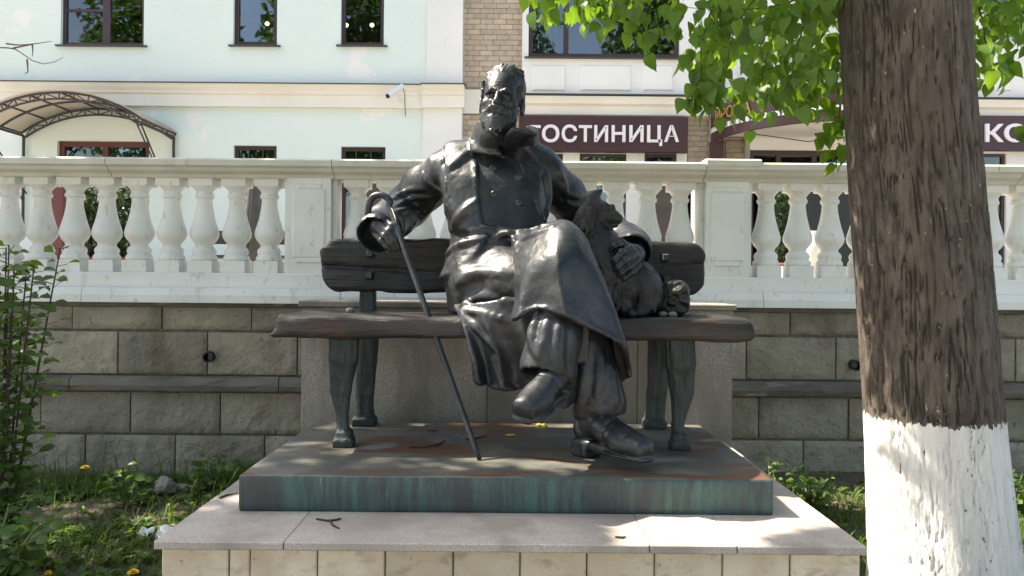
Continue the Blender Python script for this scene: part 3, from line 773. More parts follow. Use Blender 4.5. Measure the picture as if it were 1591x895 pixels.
ground_w = [(r[0], r[1], TZ+.35, r[3]) for r in ground_w]
xe = at(1166, 240, FD).x; xe2 = at(1330, 240, FD).x
door = (xe, xe2, TZ+.02, at(1240, 233, FD).z)
holes_wall('lower_wall', MT['white_plaster'], hotel, HL, HR, TZ-.02, zs0, FD+.02, FD+.3, ground_w+[door, (at(1068, 240, FD).x, xe-.001, TZ-.02, zs0)])
fbx(MB(), 1096, 150, 1170, 470, FD+.52, FD+.7).build('entrance_wall', MT['cream_plaster'], hotel)
for r in ground_w: window(hotel, r, FD, fr=.045, sillw=False, room=True)
window(hotel, door, FD, fr=.07, mull=(.28, .62), sillw=False, fm='frame')
window(hotel, WA, FD, fr=.07, mull=(.25,), trans=((0, .25, at(850, 33, FD).z),), curtain=(.02, .24)); window(hotel, WB, FD, fr=.07, mull=(.3,))
MB().prism([(FD+6, ZTOP), (FD-.4, ZTOP), (FD-.4, ZTOP+.3), (FD+6, ZTOP+.3)], xp1+.001, HR).build('roof', MT['flashing'], hotel)
c = at(897, 22, FD+.75); ol = empty('orange_lamp', c, 'orange glowing lamp shade inside the large hotel window', 'lamp')
MB().lathe([(.02, .14), (.09, .12), (.09, .03), (.13, .02), (.14, -.08), (.02, -.08)], c, 20).build('shade', MT['orange'], ol, True)
MB().tube([(c.x, c.y, c.z+.2), (c.x, c.y, c.z+2.0)], .006, 5).build('cord', MT['black'], ol)
# ---- signs
def glyph(ch, px0, px1, pyt, pyb, D, m_, parent, off=.022, y=None, depth=.03):
    cu = bpy.data.curves.new('letter', 'FONT'); cu.body = ch; cu.extrude = .05; cu.offset = off; cu.resolution_u = 6
    o = bpy.data.objects.new('tmp', cu); COL.objects.link(o); dg = bpy.context.evaluated_depsgraph_get(); dg.update()
    me = bpy.data.meshes.new_from_object(o.evaluated_get(dg)); bpy.data.objects.remove(o)
    V = np.array([v.co[:] for v in me.vertices]); lo, hi = V.min(0), V.max(0)
    X0, X1, Z0, Z1 = rect(px0, pyt, px1, pyb, D)
    U = (V-lo)/np.maximum(hi-lo, 1e-6)
    W = np.stack([X0+U[:, 0]*(X1-X0), D-U[:, 2]*depth, Z0+U[:, 1]*(Z1-Z0)], 1)
    me.vertices.foreach_set('co', W.astype(np.float32).ravel()); me.materials.clear(); me.update()
    return link('letter', me, m_, parent)
SGD = FD-.16
def sign(px0, px1, py0, py1, letters, label):
    r = rect(px0, py0, px1, py1, SGD+.03); s_ = empty('sign', ((r[0]+r[1])/2, SGD, r[2]), label, 'sign')
    MB().bevbox(r[0], r[1], SGD+.03, FD-.021, r[2], r[3], .006).build('board', MT['maroon'], s_)
    for ch, a, b, t, bt in letters: glyph(ch, a, b, t, bt, SGD+.028, MT['letter'], s_)
sign(806, 1069, 180, 236, [('Г', 824, 840, 195, 221), ('О', 842, 869, 194, 221.5), ('С', 872.5, 896.5, 194, 221.5), ('Т', 899, 919.5, 195, 221), ('И', 923, 944.5, 195, 221), ('Н', 950, 971.5, 195, 221),
                           ('И', 977.5, 999.5, 195, 221), ('Ц', 1005, 1028.5, 195, 227), ('А', 1031.5, 1054.5, 195, 221)], 'maroon hotel sign with white Cyrillic letters ГОСТИНИЦА behind the statue\'s head')
sign(1505, 1700, 180, 234, [('К', 1529.5, 1558, 193, 221), ('О', 1559, 1594, 192.5, 221.5)], 'maroon sign with white letters КО at the right edge beside the tree')
# ---- curved entrance canopy with gold letters
CX, CR_ = 4.86, 1.76; can = empty('curved_entrance_canopy', (CX, FD, TZ), 'curved maroon entrance canopy with white square trim behind the leaves', 'canopy')
czb = at(1101, 222, FD).z; czs0, czs1, czt = czb+.13, czb+.215, czb+.50
def arcband(r0, r1, z0, z1, a0, a1, n, name, m_):
    m = MB(); V = []; Fs = []
    for i in range(n+1):
        a_ = a0+(a1-a0)*i/n
        for r_, z in ((r0, z0), (r1, z0), (r1, z1), (r0, z1)): V.append((CX-r_*math.cos(a_), FD-.02-r_*math.sin(a_), z))
    for i in range(n):
        for k in range(4): Fs.append((i*4+k, i*4+(k+1) % 4, i*4+4+(k+1) % 4, i*4+4+k))
    Fs += [(0, 1, 2, 3), (n*4+3, n*4+2, n*4+1, n*4)]
    return m.add(V, Fs).build(name, m_, can)
smooth_angle(arcband(CR_-.05, CR_, czb, czs0, 0, math.pi, 48, 'lower_band', MT['maroon'])); smooth_angle(arcband(CR_-.05, CR_-.012, czs0, czs1, 0, math.pi, 48, 'strip', MT['maroon'])); smooth_angle(arcband(CR_-.05, CR_, czs1, czt, 0, math.pi, 48, 'upper_band', MT['maroon']))
smooth_angle(arcband(.01, CR_-.051, czt-.06, czt-.01, 0, math.pi, 48, 'roof', MT['maroon'])); arcband(.01, CR_-.051, czb+.10, czb+.12, 0, math.pi, 48, 'soffit', MT['cream_plaster'])
for i in range(58):
    a_ = (i+.5)/58*math.pi; a0, a1 = a_-.019, a_+.019; m = MB(); V = []
    for aa in (a0, a1):
        for r_, z in ((CR_-.012, czs0+.006), (CR_+.001, czs0+.006), (CR_+.001, czs1-.006), (CR_-.012, czs1-.006)): V.append((CX-r_*math.cos(aa), FD-.02-r_*math.sin(aa), z))
    m.add(V, [(0, 1, 2, 3), (7, 6, 5, 4), (0, 4, 5, 1), (1, 5, 6, 2), (2, 6, 7, 3), (3, 7, 4, 0)]); m.build('trim_square', MT['white_plastic'], can)
ang = .16
for ch, wd in (('И', .14), ('Р', .12), ('О', .15), ('В', .13), ('А', .15)):
    cu = bpy.data.curves.new('letter', 'FONT'); cu.body = ch; cu.extrude = .05; cu.resolution_u = 5; o = bpy.data.objects.new('tmp', cu); COL.objects.link(o)
    dg = bpy.context.evaluated_depsgraph_get(); dg.update(); me = bpy.data.meshes.new_from_object(o.evaluated_get(dg)); bpy.data.objects.remove(o)
    V = np.array([v.co[:] for v in me.vertices]); lo, hi = V.min(0), V.max(0); U = (V-lo)/np.maximum(hi-lo, 1e-6)
    aa = ang+U[:, 0]*wd/CR_; rr_ = CR_+.004+U[:, 2]*.025
    W = np.stack([CX-rr_*np.cos(aa), FD-.02-rr_*np.sin(aa), czs1+.045+U[:, 1]*.17], 1)
    me.vertices.foreach_set('co', W.astype(np.float32).ravel()); me.materials.clear(); me.update(); link('letter', me, MT['gold'], can); ang += (wd+.025)/CR_
X0, X1, _, _ = rect(1103, 225, 1121, 262, FD-.08); MB().box(X0, X1, FD-.20, FD-.04, TZ, czb-.001).build('column', MT['maroon'], can)
MB().tube([at(1170, 208, 11.2), at(1255, 220, 11.4), at(1310, 214, 11.2)], .008, 6).build('tie_rod', MT['steel'], can)
# ---- CCTV camera on the cornice
c = at(616, 142, FD-.22); cc = empty('security_camera', c, 'small white security camera mounted on the cornice left of the statue\'s head', 'camera')
d = (at(603, 149, FD-.50)-at(626, 134, FD-.28)).normalized(); p = at(626, 134, FD-.28); q = at(603, 149, FD-.50)
MB().tube([p, q], .045, 4).build('housing', MT['white_plastic'], cc); MB().tube([q, q+d*.02], .034, 12).build('lens', MT['black'], cc)
MB().tube([at(616, 146, FD-.38), at(620, 156, FD-.22), at(621, 156, FD-.06)], .018, 8).build('bracket', MT['white_plastic'], cc)
MB().tube([at(626, 137, FD-.3), at(629, 145, FD-.2), at(629, 160, FD-.10), at(630, 181, FD-.03)], .006, 6).build('cable', MT['steel'], cc)
# ---- arched entrance awning on the left
AD = 10.9; aw = empty('arched_awning', at(155, 440, 11.4), 'arched beige polycarbonate awning on dark steel trusses over the entrance', 'awning')
pc = at(156, 209, FD); hs = 119*FD/F_PX; rise = 38*FD/F_PX; Rr = (hs*hs+rise*rise)/(2*rise); zc_ = pc.z+rise-Rr; aM = math.asin(hs/Rr)
def ap(t, dr, y): a_ = -aM+2*aM*t; return Vector((pc.x+(Rr+dr)*math.sin(a_), y, zc_+(Rr+dr)*math.cos(a_)))
n = 36; V = []; Fs = []
for i in range(n+1):
    V += [tuple(ap(i/n, .022, AD-.05)), tuple(ap(i/n, .022, FD-.01)), tuple(ap(i/n, .034, FD-.01)), tuple(ap(i/n, .034, AD-.05))]
for i in range(n):
    for k in range(4): Fs.append((i*4+k, i*4+(k+1) % 4, i*4+4+(k+1) % 4, i*4+4+k))
MB().add(V, Fs).build('roof_sheet', MT['poly'], aw, True)
for y in (AD, (AD+FD)/2, FD-.06):
    m = MB(); m.tube([ap(i/n, 0, y) for i in range(n+1)], .017, 6); 
    if y != (AD+FD)/2:
        m.tube([ap(i/n, -.09, y) for i in range(n+1)], .015, 6)
        for i in range(0, 13): m.tube([ap(i/12, 0, y), ap(i/12, -.09, y)], .010, 5)
        for i in range(0, 12): m.tube([ap(i/12, 0 if i % 2 else -.09, y), ap((i+1)/12, -.09 if i % 2 else 0, y)], .008, 5)
    m.build('arch_truss', MT['steel'], aw)
for t in (0, .17, .33, .5, .67, .83, 1): MB().tube([ap(t, .006, AD), ap(t, .006, FD-.06)], .014, 6).build('purlin', MT['steel'], aw)
for t in (0, 1):
    e = ap(t, -.05, AD); s_ = -1 if t else 1
    m = MB(); m.tube([(e.x, FD-.05, e.z), (e.x, FD-.05, e.z-1.5)], .022, 6); m.tube([(e.x, AD, e.z-.02), (e.x, FD-.06, e.z-1.0)], .014, 6); m.tube([(e.x+s_*.06, AD, e.z-.02), (e.x+s_*.06, FD-.06, e.z-.9)], .012, 6)
    m.tube([(e.x, AD, e.z), (e.x, FD-.05, e.z)], .02, 6); m.build('bracket', MT['steel'], aw)
# ---- things on the terrace, seen through the balusters
def leafcloud(name, mat_, n, rx, ry, rz, size, seed, hole=.25):
    r = np.random.default_rng(seed); d = r.normal(size=(n, 3)); d /= np.linalg.norm(d, axis=1)[:, None]
    rad = (hole+(1-hole)*r.random(n)**.45)*(1+.22*np.sin(d[:, 0]*5+seed)*np.sin(d[:, 1]*4+1.3*seed)*np.cos(d[:, 2]*5))
    P = d*rad[:, None]*np.array([rx, ry, rz]); a = r.normal(size=(n, 3)); a /= np.linalg.norm(a, axis=1)[:, None]
    b = np.cross(a, r.normal(size=(n, 3))); b /= np.linalg.norm(b, axis=1)[:, None]+1e-9; s_ = size*(.6+.8*r.random(n))[:, None]
    V = np.stack([P-a*s_, P+b*s_*.55, P+a*s_, P-b*s_*.55], 1).reshape(-1, 3); Q = np.arange(4*n).reshape(-1, 4)
    me = mesh_np(name, V, Q); me.materials.append(mat_); return me
def planter(px, lb, tall, D=8.0):
    c = at(px, 400, D); c.z = TZ; p = empty('planter', c, lb, 'planter', 'potted shrubs on the terrace')
    m = MB(); m.lathe([(.10, 0), (.13, .02), (.10, .06), (.13, .12), (.19, .30), (.21, .33), (.21, .36), (.18, .36)], c, 18); m.build('pot', MT['terracotta'], p, True)
    o = link('foliage', leafcloud('foliage', MT['shrub'], 900, .19, .19, tall/2, .035, int(px)), None, p, loc=(c.x, c.y, c.z+.36+tall/2)); o['kind'] = 'stuff'
    MB().tube([(c.x, c.y, c.z+.3), (c.x, c.y, c.z+.36+tall*.5)], .02, 6).build('stem', MT['twig'], p)
planter(140, 'terracotta pot with shrub seen between the balusters, nearer the left edge', .75); planter(191, 'terracotta pot with dense dark green shrub, right of the other left pot', .85)
planter(1212, 'potted dark shrub seen between balusters right of the balustrade post', .95)
c = at(91, 400, 9.0); ps = empty('brown_pillar', (c.x, c.y, TZ), 'slim red brown post seen between the leftmost balusters', 'post')
MB().box(c.x-.07, c.x+.07, 8.95, 9.09, TZ+.12, TZ+1.34).build('shaft', MT['red_frame'], ps); MB().box(c.x-.10, c.x+.10, 8.92, 9.12, TZ, TZ+.12).build('foot', MT['red_frame'], ps); MB().box(c.x-.09, c.x+.09, 8.93, 9.11, TZ+1.34, TZ+1.40).build('cap', MT['red_frame'], ps)
c = at(394, 400, 8.2); um = empty('folded_parasol', (c.x, c.y, TZ), 'folded grey parasol standing behind the balusters left of the bench', 'parasol')
m = MB(); prof = [(.03, .35), (.075, .42), (.10, .55), (.085, .8), (.05, 1.15), (.015, 1.28)]; V = []; Fs = []; n = 24
for r_, z in prof:
    for k in range(n): q_ = r_*(1+.22*math.cos(k*math.pi*2/3)); V.append((c.x+q_*math.cos(2*math.pi*k/n), c.y+q_*math.sin(2*math.pi*k/n), TZ+z))
for i in range(len(prof)-1):
    for k in range(n): Fs.append((i*n+k, i*n+(k+1) % n, (i+1)*n+(k+1) % n, (i+1)*n+k))
m.add(V, Fs).build('canopy_cloth', MT['cloth_grey'], um, True); MB().tube([(c.x, c.y, TZ), (c.x, c.y, TZ+1.31)], .02, 8).build('pole', MT['wood'], um); MB().lathe([(.22, 0), (.22, .05), (.05, .08)], (c.x, c.y, TZ), 18).build('base', MT['steel'], um, True)
for (px, lb) in ((345, 'dark folding chair on the terrace between balusters left of the parasol'), (440, 'dark folding chair on the terrace beside the balustrade post')):
    c = at(px, 400, 7.4); ch = empty('cafe_chair', (c.x, c.y, TZ), lb, 'chair', 'cafe chairs on the terrace')
    MB().box(c.x-.20, c.x+.20, c.y-.2, c.y+.2, TZ+.34, TZ+.37).build('seat', MT['steel'], ch); MB().box(c.x-.20, c.x+.20, c.y+.19, c.y+.21, TZ+.12+.37, TZ+.62).build('backrest', MT['steel'], ch)
    for sx in (-1, 1):
        for sy in (-1, 1): MB().tube([(c.x+sx*.18, c.y+sy*.18, TZ+.34), (c.x+sx*.2, c.y+sy*.2, TZ)], .012, 6).build('leg', MT['steel'], ch)
        MB().tube([(c.x+sx*.18, c.y+.2, TZ+.34), (c.x+sx*.18, c.y+.22, TZ+.62)], .012, 6).build('back_post', MT['steel'], ch)
for (pa, pb, D, lb) in ((560, 592, 11.6, 'brown door panel behind the balusters left of the statue\'s arm'), (1018, 1048, 11.6, 'grey brown door panel behind balusters right of the dog'), (1250, 1330, 10.9, 'dark glazed screen behind the balusters left of the tree')):
    r_ = rect(pa, 250, pb, 440, D); dr = empty('door_panel', ((r_[0]+r_[1])/2, D, TZ), lb, 'panel'); z1 = r_[3] if pb < 1100 else at(1290, 262, D).z
    MB().bevbox(r_[0], r_[1], D, D+.05, TZ+.02, z1, .01).build('leaf_panel', MT['brown_panel'] if pb < 1100 else MT['black'], dr); MB().box(r_[0]-.05, r_[1]+.05, D-.02, D+.07, TZ, TZ+.02).build('threshold', MT['steel'], dr)
c = at(1263, 400, 8.6); vs = empty('pale_vase', (c.x, c.y, TZ), 'pale pinkish vase on a stand behind the balusters left of the tree', 'vase')
MB().lathe([(.05, .26), (.03, .32), (.05, .37), (.11, .52), (.10, .62), (.05, .70), (.07, .74)], (c.x, c.y, TZ), 18).build('bowl', MT['cream_plaster'], vs, True); MB().lathe([(.16, 0), (.14, .03), (.04, .06), (.04, .24), (.08, .26)], (c.x, c.y, TZ), 16).build('stand', MT['steel'], vs, True)

# ================================================================== BRONZE BENCH
A = lambda px, py, D: np.array(at(px, py, D))
SEAT = CZ - .125
bench = empty('bronze_bench', (0, 3.1, PZ), 'dark bronze bench cast as heavy hewn planks on tapered legs', 'bench')
x0, x1 = A(420, 505, 2.9)[0], A(1168, 510, 2.9)[0]
f = Field((x0-.04, 2.79, SEAT-.13), (x1+.04, 3.42, SEAT+.05), .008)
f.rbox(((x0+x1)/2, 3.09, SEAT-.041), ((x1-x0)/2, .255, .043), .024)
f.cone((x0+.0, 2.80, SEAT-.03), (x0-.02, 3.0, SEAT-.02), .035, .05, .03, '-')
f.cone((x1+.03, 2.82, SEAT-.0), (x1+.01, 3.35, SEAT+.02), .035, .04, .03, '-')
f.disp(lambda X, Y, Z: .011*fbm(X*5, Y*9, Z*14, 3) + .006*np.abs(vnoise(X*3, Y*26, Z*24)))
f.build('seat', MT['bronze_bench'], bench)
x0, x1, z0, z1 = rect(500, 372, 1096, 456, 3.40)
f = Field((x0-.04, 3.32, z0-.04), (x1+.04, 3.52, z1+.04), .008)
f.rbox(((x0+x1)/2, 3.415, (z0+z1)/2), ((x1-x0)/2, .045, (z1-z0)/2), .022)
for p, q in (((x0, z1), (1, 1)), ((x1, z1), (-1, 1)), ((x0, z0), (1, -1)), ((x1, z0), (-1, -1))):
    f.rbox((p[0], 3.415, p[1]), (.035, .2, .035), .0, .02, '-', R=[[.707, 0, .707], [0, 1, 0], [-.707, 0, .707]])
zc_ = z0 + .42*(z1-z0)
f.chain([(x0-.02, 3.372, zc_+.015), (x0+.2, 3.371, zc_+.004), (x0+.42, 3.373, zc_-.012), (x0+.62, 3.366, zc_-.008)], [.010, .011, .010, .004], .012, '-')
f.chain([(x1+.02, 3.372, zc_+.03), (x1-.15, 3.369, zc_+.02), (x1-.35, 3.366, zc_+.03)], [.010, .009, .003], .012, '-')
f.disp(lambda X, Y, Z: .014*fbm(X*6, Y*9, Z*9, 3) + .006*np.abs(vnoise(X*4, Y*20, Z*30)))
bk = f.build('backrest', MT['bronze_back'], bench)
for (px, py) in ((575, 394), (574, 428), (1034, 400), (1035, 434)):
    c = A(px, py, 3.362); m = MB(); s_ = .021
    m.add([(c[0]-s_, c[1]+.012, c[2]-s_), (c[0]+s_, c[1]+.012, c[2]-s_), (c[0]+s_, c[1]+.012, c[2]+s_), (c[0]-s_, c[1]+.012, c[2]+s_), (c[0]-s_*.5, c[1]-.012, c[2]-s_*.5), (c[0]+s_*.5, c[1]-.012, c[2]-s_*.5), (c[0]+s_*.5, c[1]-.012, c[2]+s_*.5), (c[0]-s_*.5, c[1]-.012, c[2]+s_*.5)],
          [(0, 1, 5, 4), (1, 2, 6, 5), (2, 3, 7, 6), (3, 0, 4, 7), (4, 5, 6, 7), (3, 2, 1, 0)])
    m.build('bolt', MT['bronze_leg'], bk)
for px in (572, 1038):
    c = A(px, 465, 3.44)
    f = Field(c-np.array([.08, .09, .2]), c+np.array([.08, .09, .25]), .007)
    f.rbox((c[0], c[1], c[2]+.02), (.036, .030, .16), .012); f.disp(lambda X, Y, Z: .004*fbm(X*14, Y*14, Z*5, 2))
    f.build('back_support', MT['bronze_leg'], bench)
def leg(P, R, foot):
    P = [A(*p) for p in P]; P[-1][2] = max(P[-1][2], PZ+.012)
    lo = np.min(P, axis=0)-.13; hi = np.max(P, axis=0)+.13; f = Field(lo, hi, .006)
    for i in range(len(P)-1):
        f.cone(P[i], P[i+1], R[i]*.78, R[i+1]*.78, .015)
        for s_ in (-1, 1): f.cone(P[i]+[s_*R[i]*.34, -.012, 0], P[i+1]+[s_*R[i+1]*.34, -.012, 0], R[i]*.66, R[i+1]*.66, .008)
    c = P[-1]; f.rbox((c[0], c[1]-.008, PZ+.014), (foot, foot*.9, .020), .010, .02); f.rbox((c[0], c[1]-.004, PZ+.045), (foot*.75, foot*.7, .014), .008, .01)
    f.disp(lambda X, Y, Z: .006*fbm(X*30, Y*30, Z*6, 2) + .006*np.abs(vnoise(X*70, Y*70, Z*7))*np.clip((Z-PZ-.06)/.05, 0, 1))
    f.cut((0, 0, PZ-.004), (0, 0, -1)); f.cut((0, 0, SEAT-.03), (0, 0, 1))
    f.build('leg', MT['bronze_leg'], bench)
leg([(536, 505, 2.94), (536, 555, 2.94), (532, 605, 2.95), (532, 650, 2.94), (535, 692, 2.92)], [.062, .058, .042, .024, .027], .040)
leg([(1054, 505, 2.94), (1056, 565, 2.94), (1058, 610, 2.95), (1052, 660, 2.94), (1055, 697, 2.92)], [.062, .058, .044, .026, .028], .040)
leg([(573, 505, 3.36), (571, 560, 3.36), (568, 610, 3.36), (567, 656, 3.36)], [.050, .046, .040, .040], .050)
leg([(1026, 505, 3.36), (1024, 560, 3.36), (1020, 610, 3.36), (1016, 660, 3.36)], [.056, .054, .046, .044], .050)

# ================================================================== STATUE: seated man
man = empty('seated_man_statue', A(790, 600, 3.0), 'dark bronze statue of a bearded man in long coat sitting with crossed legs', 'statue')
man.location.z = PZ
# ---------- coat
f = Field((-.66, 2.48, CZ-.42), (.62, 3.58, CZ+.66), .0065)
def sec(y, cx, D, hw, ry):
    c = at(cx, y, D); return (c.z, c.x, D, hw*D/F_PX, ry)
f.loft([sec(222, 780, 3.27, 40, .075), sec(234, 775, 3.27, 72, .095), sec(248, 769, 3.26, 88, .115), sec(280, 768, 3.22, 86, .145), sec(320, 772, 3.20, 79, .155),
        sec(350, 776, 3.18, 74, .158), sec(385, 776, 3.17, 78, .17), sec(430, 778, 3.15, 84, .19), sec(485, 780, 3.13, 84, .20)], 0, p=2.25)
f.chain([A(772, 230, 3.27), A(712, 250, 3.27), A(690, 262, 3.27)], [.085, .070, .062], .035); f.chain([A(793, 232, 3.27), A(838, 256, 3.27), A(852, 266, 3.27)], [.08, .070, .060], .035)
# image-left arm: shoulder -> elbow hooked over the backrest -> wrist
f.chain([A(689, 268, 3.27), A(660, 291, 3.36), A(634, 321, 3.42), A(613, 338, 3.30), A(600, 346, 3.17)], [.086, .096, .091, .085, .078], .03)
f.rbox(A(683, 265, 3.26), (.042, .06, .060), .030, .015)
# image-right arm
f.chain([A(850, 273, 3.28), A(875, 301, 3.36), A(898, 332, 3.42), A(950, 362, 3.36), A(984, 382, 3.22)], [.080, .090, .087, .078, .074], .03)
f.rbox(A(856, 270, 3.27), (.040, .055, .056), .034, .02)
# cuffs (hollow trumpet ends)
a, b = A(603, 340, 3.20), A(588, 362, 3.07); f.cone(a, b, .070, .088, .03)
f.cone(b+(b-a)*.02, b+(b-a)*.55, .070, .085, .01, '-')
a, b = A(975, 375, 3.26), A(982, 390, 3.14); f.cone(a, b, .070, .080, .03); f.cone(b-(b-a)*.05, b+(b-a)*.6, .064, .08, .01, '-')
# thighs and lap under the coat
f.chain([A(742, 424, 3.16), A(800, 440, 2.98), A(868, 452, 2.84)], [.135, .125, .10], .04)
f.chain([A(842, 412, 3.14), A(862, 395, 2.95), A(878, 390, 2.76)], [.120, .108, .088], .04)
f.ell(A(735, 440, 3.08), (.095, .13, .12), .04)
# skirt hanging in front of the seat
f.sheet([[(708, 476, 2.93), (745, 474, 2.82), (790, 468, 2.76), (840, 465, 2.74)],
         [(720, 500, 2.84), (752, 505, 2.79), (795, 505, 2.74), (838, 505, 2.72)],
         [(733, 545, 2.81), (762, 548, 2.79), (800, 548, 2.75), (838, 545, 2.74)],
         [(739, 591, 2.81), (768, 598, 2.80), (802, 602, 2.77), (840, 594, 2.76)]], .010, .018,
        fold=lambda u, v: .045*(np.abs(np.sin(v*7.5+.5-u*.9))-.5)*np.clip(u*1.4-.1, 0, 1))
# panel thrown over the crossed knee
f.sheet([[(798, 366, 3.03), (812, 362, 3.02), (838, 357, 3.00), (855, 353, 3.00), (868, 352, 3.00), (873, 358, 3.02)],
         [(799, 385, 2.90), (822, 372, 2.82), (852, 354, 2.76), (878, 348, 2.73), (895, 356, 2.78), (905, 376, 2.90)],
         [(803, 425, 2.75), (824, 412, 2.66), (855, 396, 2.61), (888, 395, 2.60), (920, 408, 2.66), (930, 425, 2.80)],
         [(804, 462, 2.69), (828, 445, 2.62), (862, 446, 2.58), (900, 455, 2.58), (944, 470, 2.65), (954, 490, 2.78)],
         [(799, 495, 2.66), (836, 477, 2.60), (872, 486, 2.565), (918, 507, 2.57), (966, 533, 2.65), (978, 582, 2.76)]], .010, .015,
        fold=lambda u, v: .034*(np.abs(np.sin(v*8.2+2.2+u*.5))-.5)*np.clip(u*1.7-.5, 0, 1))
# flap falling behind the planted leg
f.sheet([[(930, 425, 2.80), (922, 440, 2.95)], [(954, 490, 2.78), (944, 500, 2.95)], [(968, 540, 2.77), (955, 550, 2.94)], [(978, 582, 2.76), (962, 592, 2.92)]], .010, .012)
# hem flare at the image-left hip, belt tail
f.sheet([[(735, 368, 3.03), (752, 372, 3.00)], [(710, 388, 3.04), (738, 395, 2.99)], [(695, 410, 3.05), (722, 408, 3.00)], [(685, 431, 3.06), (698, 424, 3.03)]], .010, .02)
f.sheet([[(893, 505, 2.70), (912, 508, 2.70)], [(892, 562, 2.705), (912, 560, 2.705)]], .010, .006)
# collar, standing and flared
f.sheet([[(782, 226, 3.06), (812, 226, 3.12), (834, 218, 3.27), (800, 210, 3.38), (762, 210, 3.38), (736, 218, 3.28), (744, 226, 3.13), (772, 227, 3.06)],
         [(788, 211, 3.00), (822, 213, 3.06), (832, 203, 3.24), (800, 196, 3.37), (764, 196, 3.37), (741, 201, 3.28), (743, 204, 3.12), (772, 212, 3.00)],
         [(797, 201, 2.975), (831, 208, 3.03), (828, 202, 3.14), (806, 190, 3.31), (768, 186, 3.35), (747, 187, 3.27), (745, 188, 3.14), (764, 203, 2.985)]], .009, .012)
# double-breasted front: the image-left panel lies proud of the chest
ed = np.array([(215, 732), (240, 737), (262, 741), (300, 742), (335, 746), (350, 750), (362, 766), (372, 800)])
def front(X, Y, Z):
    px, py = pix(X, Y, Z); e = np.interp(py, ed[:, 0], ed[:, 1])
    m = (py > 218) & (py < 366) & (px > 690) & (Y < 3.27)
    s_ = np.clip((e-px)/4+.5, 0, 1); return np.where(m, -.013*s_*np.clip((366-py)/10, 0, 1), 0)
f.disp(front, .05)
f.ridge([(733, 222), (738, 250), (741, 300), (747, 345), (758, 358)], .008, .008, .3)
# dark lapel flap
f.sheet([[(732, 220, 3.145), (752, 224, 3.11), (772, 230, 3.09)], [(735, 232, 3.125), (755, 236, 3.095), (775, 238, 3.08)], [(738, 236, 3.12), (756, 238, 3.095), (772, 240, 3.085)]], .008, .006)
f.ridge([(772, 238), (800, 252), (812, 275)], .008, .012, .3); f.ridge([(846, 262), (852, 300), (846, 340)], .010, .02, .3)
# waist: rolled edge and S-fold
f.ridge([(750, 352), (775, 360), (815, 361), (852, 350)], .013, .010, .2)
f.ridge([(752, 362), (764, 374), (778, 366), (790, 362), (799, 372), (802, 392)], .011, .010, .1)
f.ridge([(690, 398), (716, 380), (748, 372)], .012, .015, .2)
# folds
for pts, r, sk in (([(700, 262), (716, 248), (732, 236)], .008, .75), ([(706, 350), (722, 330), (738, 316)], .008, .7),
               ([(606, 312), (632, 297), (664, 292)], .010, .35), ([(612, 322), (640, 308), (672, 306)], .009, .4), ([(604, 334), (632, 326), (660, 330)], .009, .4), ([(640, 350), (662, 330), (684, 302)], .010, .4), ([(656, 268), (668, 284), (688, 298)], .009, .5),
               ([(712, 440), (744, 424), (797, 428)], .010, .9), ([(722, 474), (754, 460), (797, 472)], .010, .9),
               ([(812, 372), (835, 364), (866, 352)], .009, .4), ([(714, 484), (736, 484), (800, 500)], .010, .2), ([(716, 486), (742, 512), (772, 545)], .011, .3),
               ([(862, 280), (880, 300), (896, 306)], .010, .4), ([(868, 310), (886, 318), (902, 322)], .009, .4), ([(838, 276), (834, 310), (842, 340)], .009, .5), ([(866, 262), (876, 284), (880, 312)], .008, .5),
               ([(800, 495), (836, 478), (880, 491), (930, 514), (966, 534)], .006, .2), ([(738, 594), (768, 601), (804, 605)], .007, .2)):
    f.ridge(pts, r, .012 if sk < .65 else .030, sk)
for pts, r in (([(688, 246), (690, 262), (694, 290), (700, 312)], .007), ([(848, 256), (846, 280), (850, 306)], .006)):
    f.ridge(pts, r, .010, .4, '-')
f.disp(lambda X, Y, Z: .0035*fbm(X*9, Y*9, Z*9, 3) + .0012*vnoise(X*55, Y*55, Z*55))
coat = f.build('coat', MT['bronze'], man)
for (px, py) in ((805, 276), (806, 316), (766, 262), (768, 302)):
    D = f.hit(px, py); c = A(px, py, D); m = MB(); n = 14; V = []
    for r, y in ((.016, .006), (.016, -.004), (.011, -.009), (.0, -.007)):
        for k in range(n): V.append((c[0]+r*math.cos(2*math.pi*k/n), c[1]+y, c[2]+r*math.sin(2*math.pi*k/n)))
    m.add(V, [(i*n+k, i*n+(k+1) % n, (i+1)*n+(k+1) % n, (i+1)*n+k) for i in range(3) for k in range(n)])
    m.build('button', MT['bronze'], coat, True)
# ---------- trousers
f = Field((-.05, 2.45, PZ+.02), (.52, 3.0, CZ+.12), .0065)
f.chain([A(878, 400, 2.74), A(872, 470, 2.69), A(862, 525, 2.66), A(851, 572, 2.64)], [.085, .088, .092, .098], .02)
f.cut(A(846, 562, 2.60), (-.30, -.35, -.89)) if False else None
a, b = A(856, 545, 2.65), A(846, 586, 2.62)
f.cone(b+(b-a)*1.05, b+(b-a)*3.0, .13, .2, .004, '-'); f.cone(a+(b-a)*.75, b+(b-a)*1.5, .072, .084, .010, '-')
f2 = Field((.08, 2.55, PZ+.02), (.52, 3.05, CZ+.05), .0065)
f2.chain([A(890, 468, 2.83), A(910, 540, 2.80), A(923, 590, 2.785), A(929, 626, 2.78)], [.100, .095, .092, .104], .02)
a, b = A(923, 585, 2.785), A(930, 636, 2.78)
f2.cone(b+(b-a)*.98, b+(b-a)*3.0, .13, .2, .004, '-'); f2.cone(a+(b-a)*.8, b+(b-a)*1.5, .080, .095, .004, '-')
for pts in ([(838, 560), (828, 520), (838, 490)], [(872, 500), (866, 540), (872, 578)], [(850, 500), (846, 530), (838, 560)]): f.ridge(pts, .013, .02, .5)
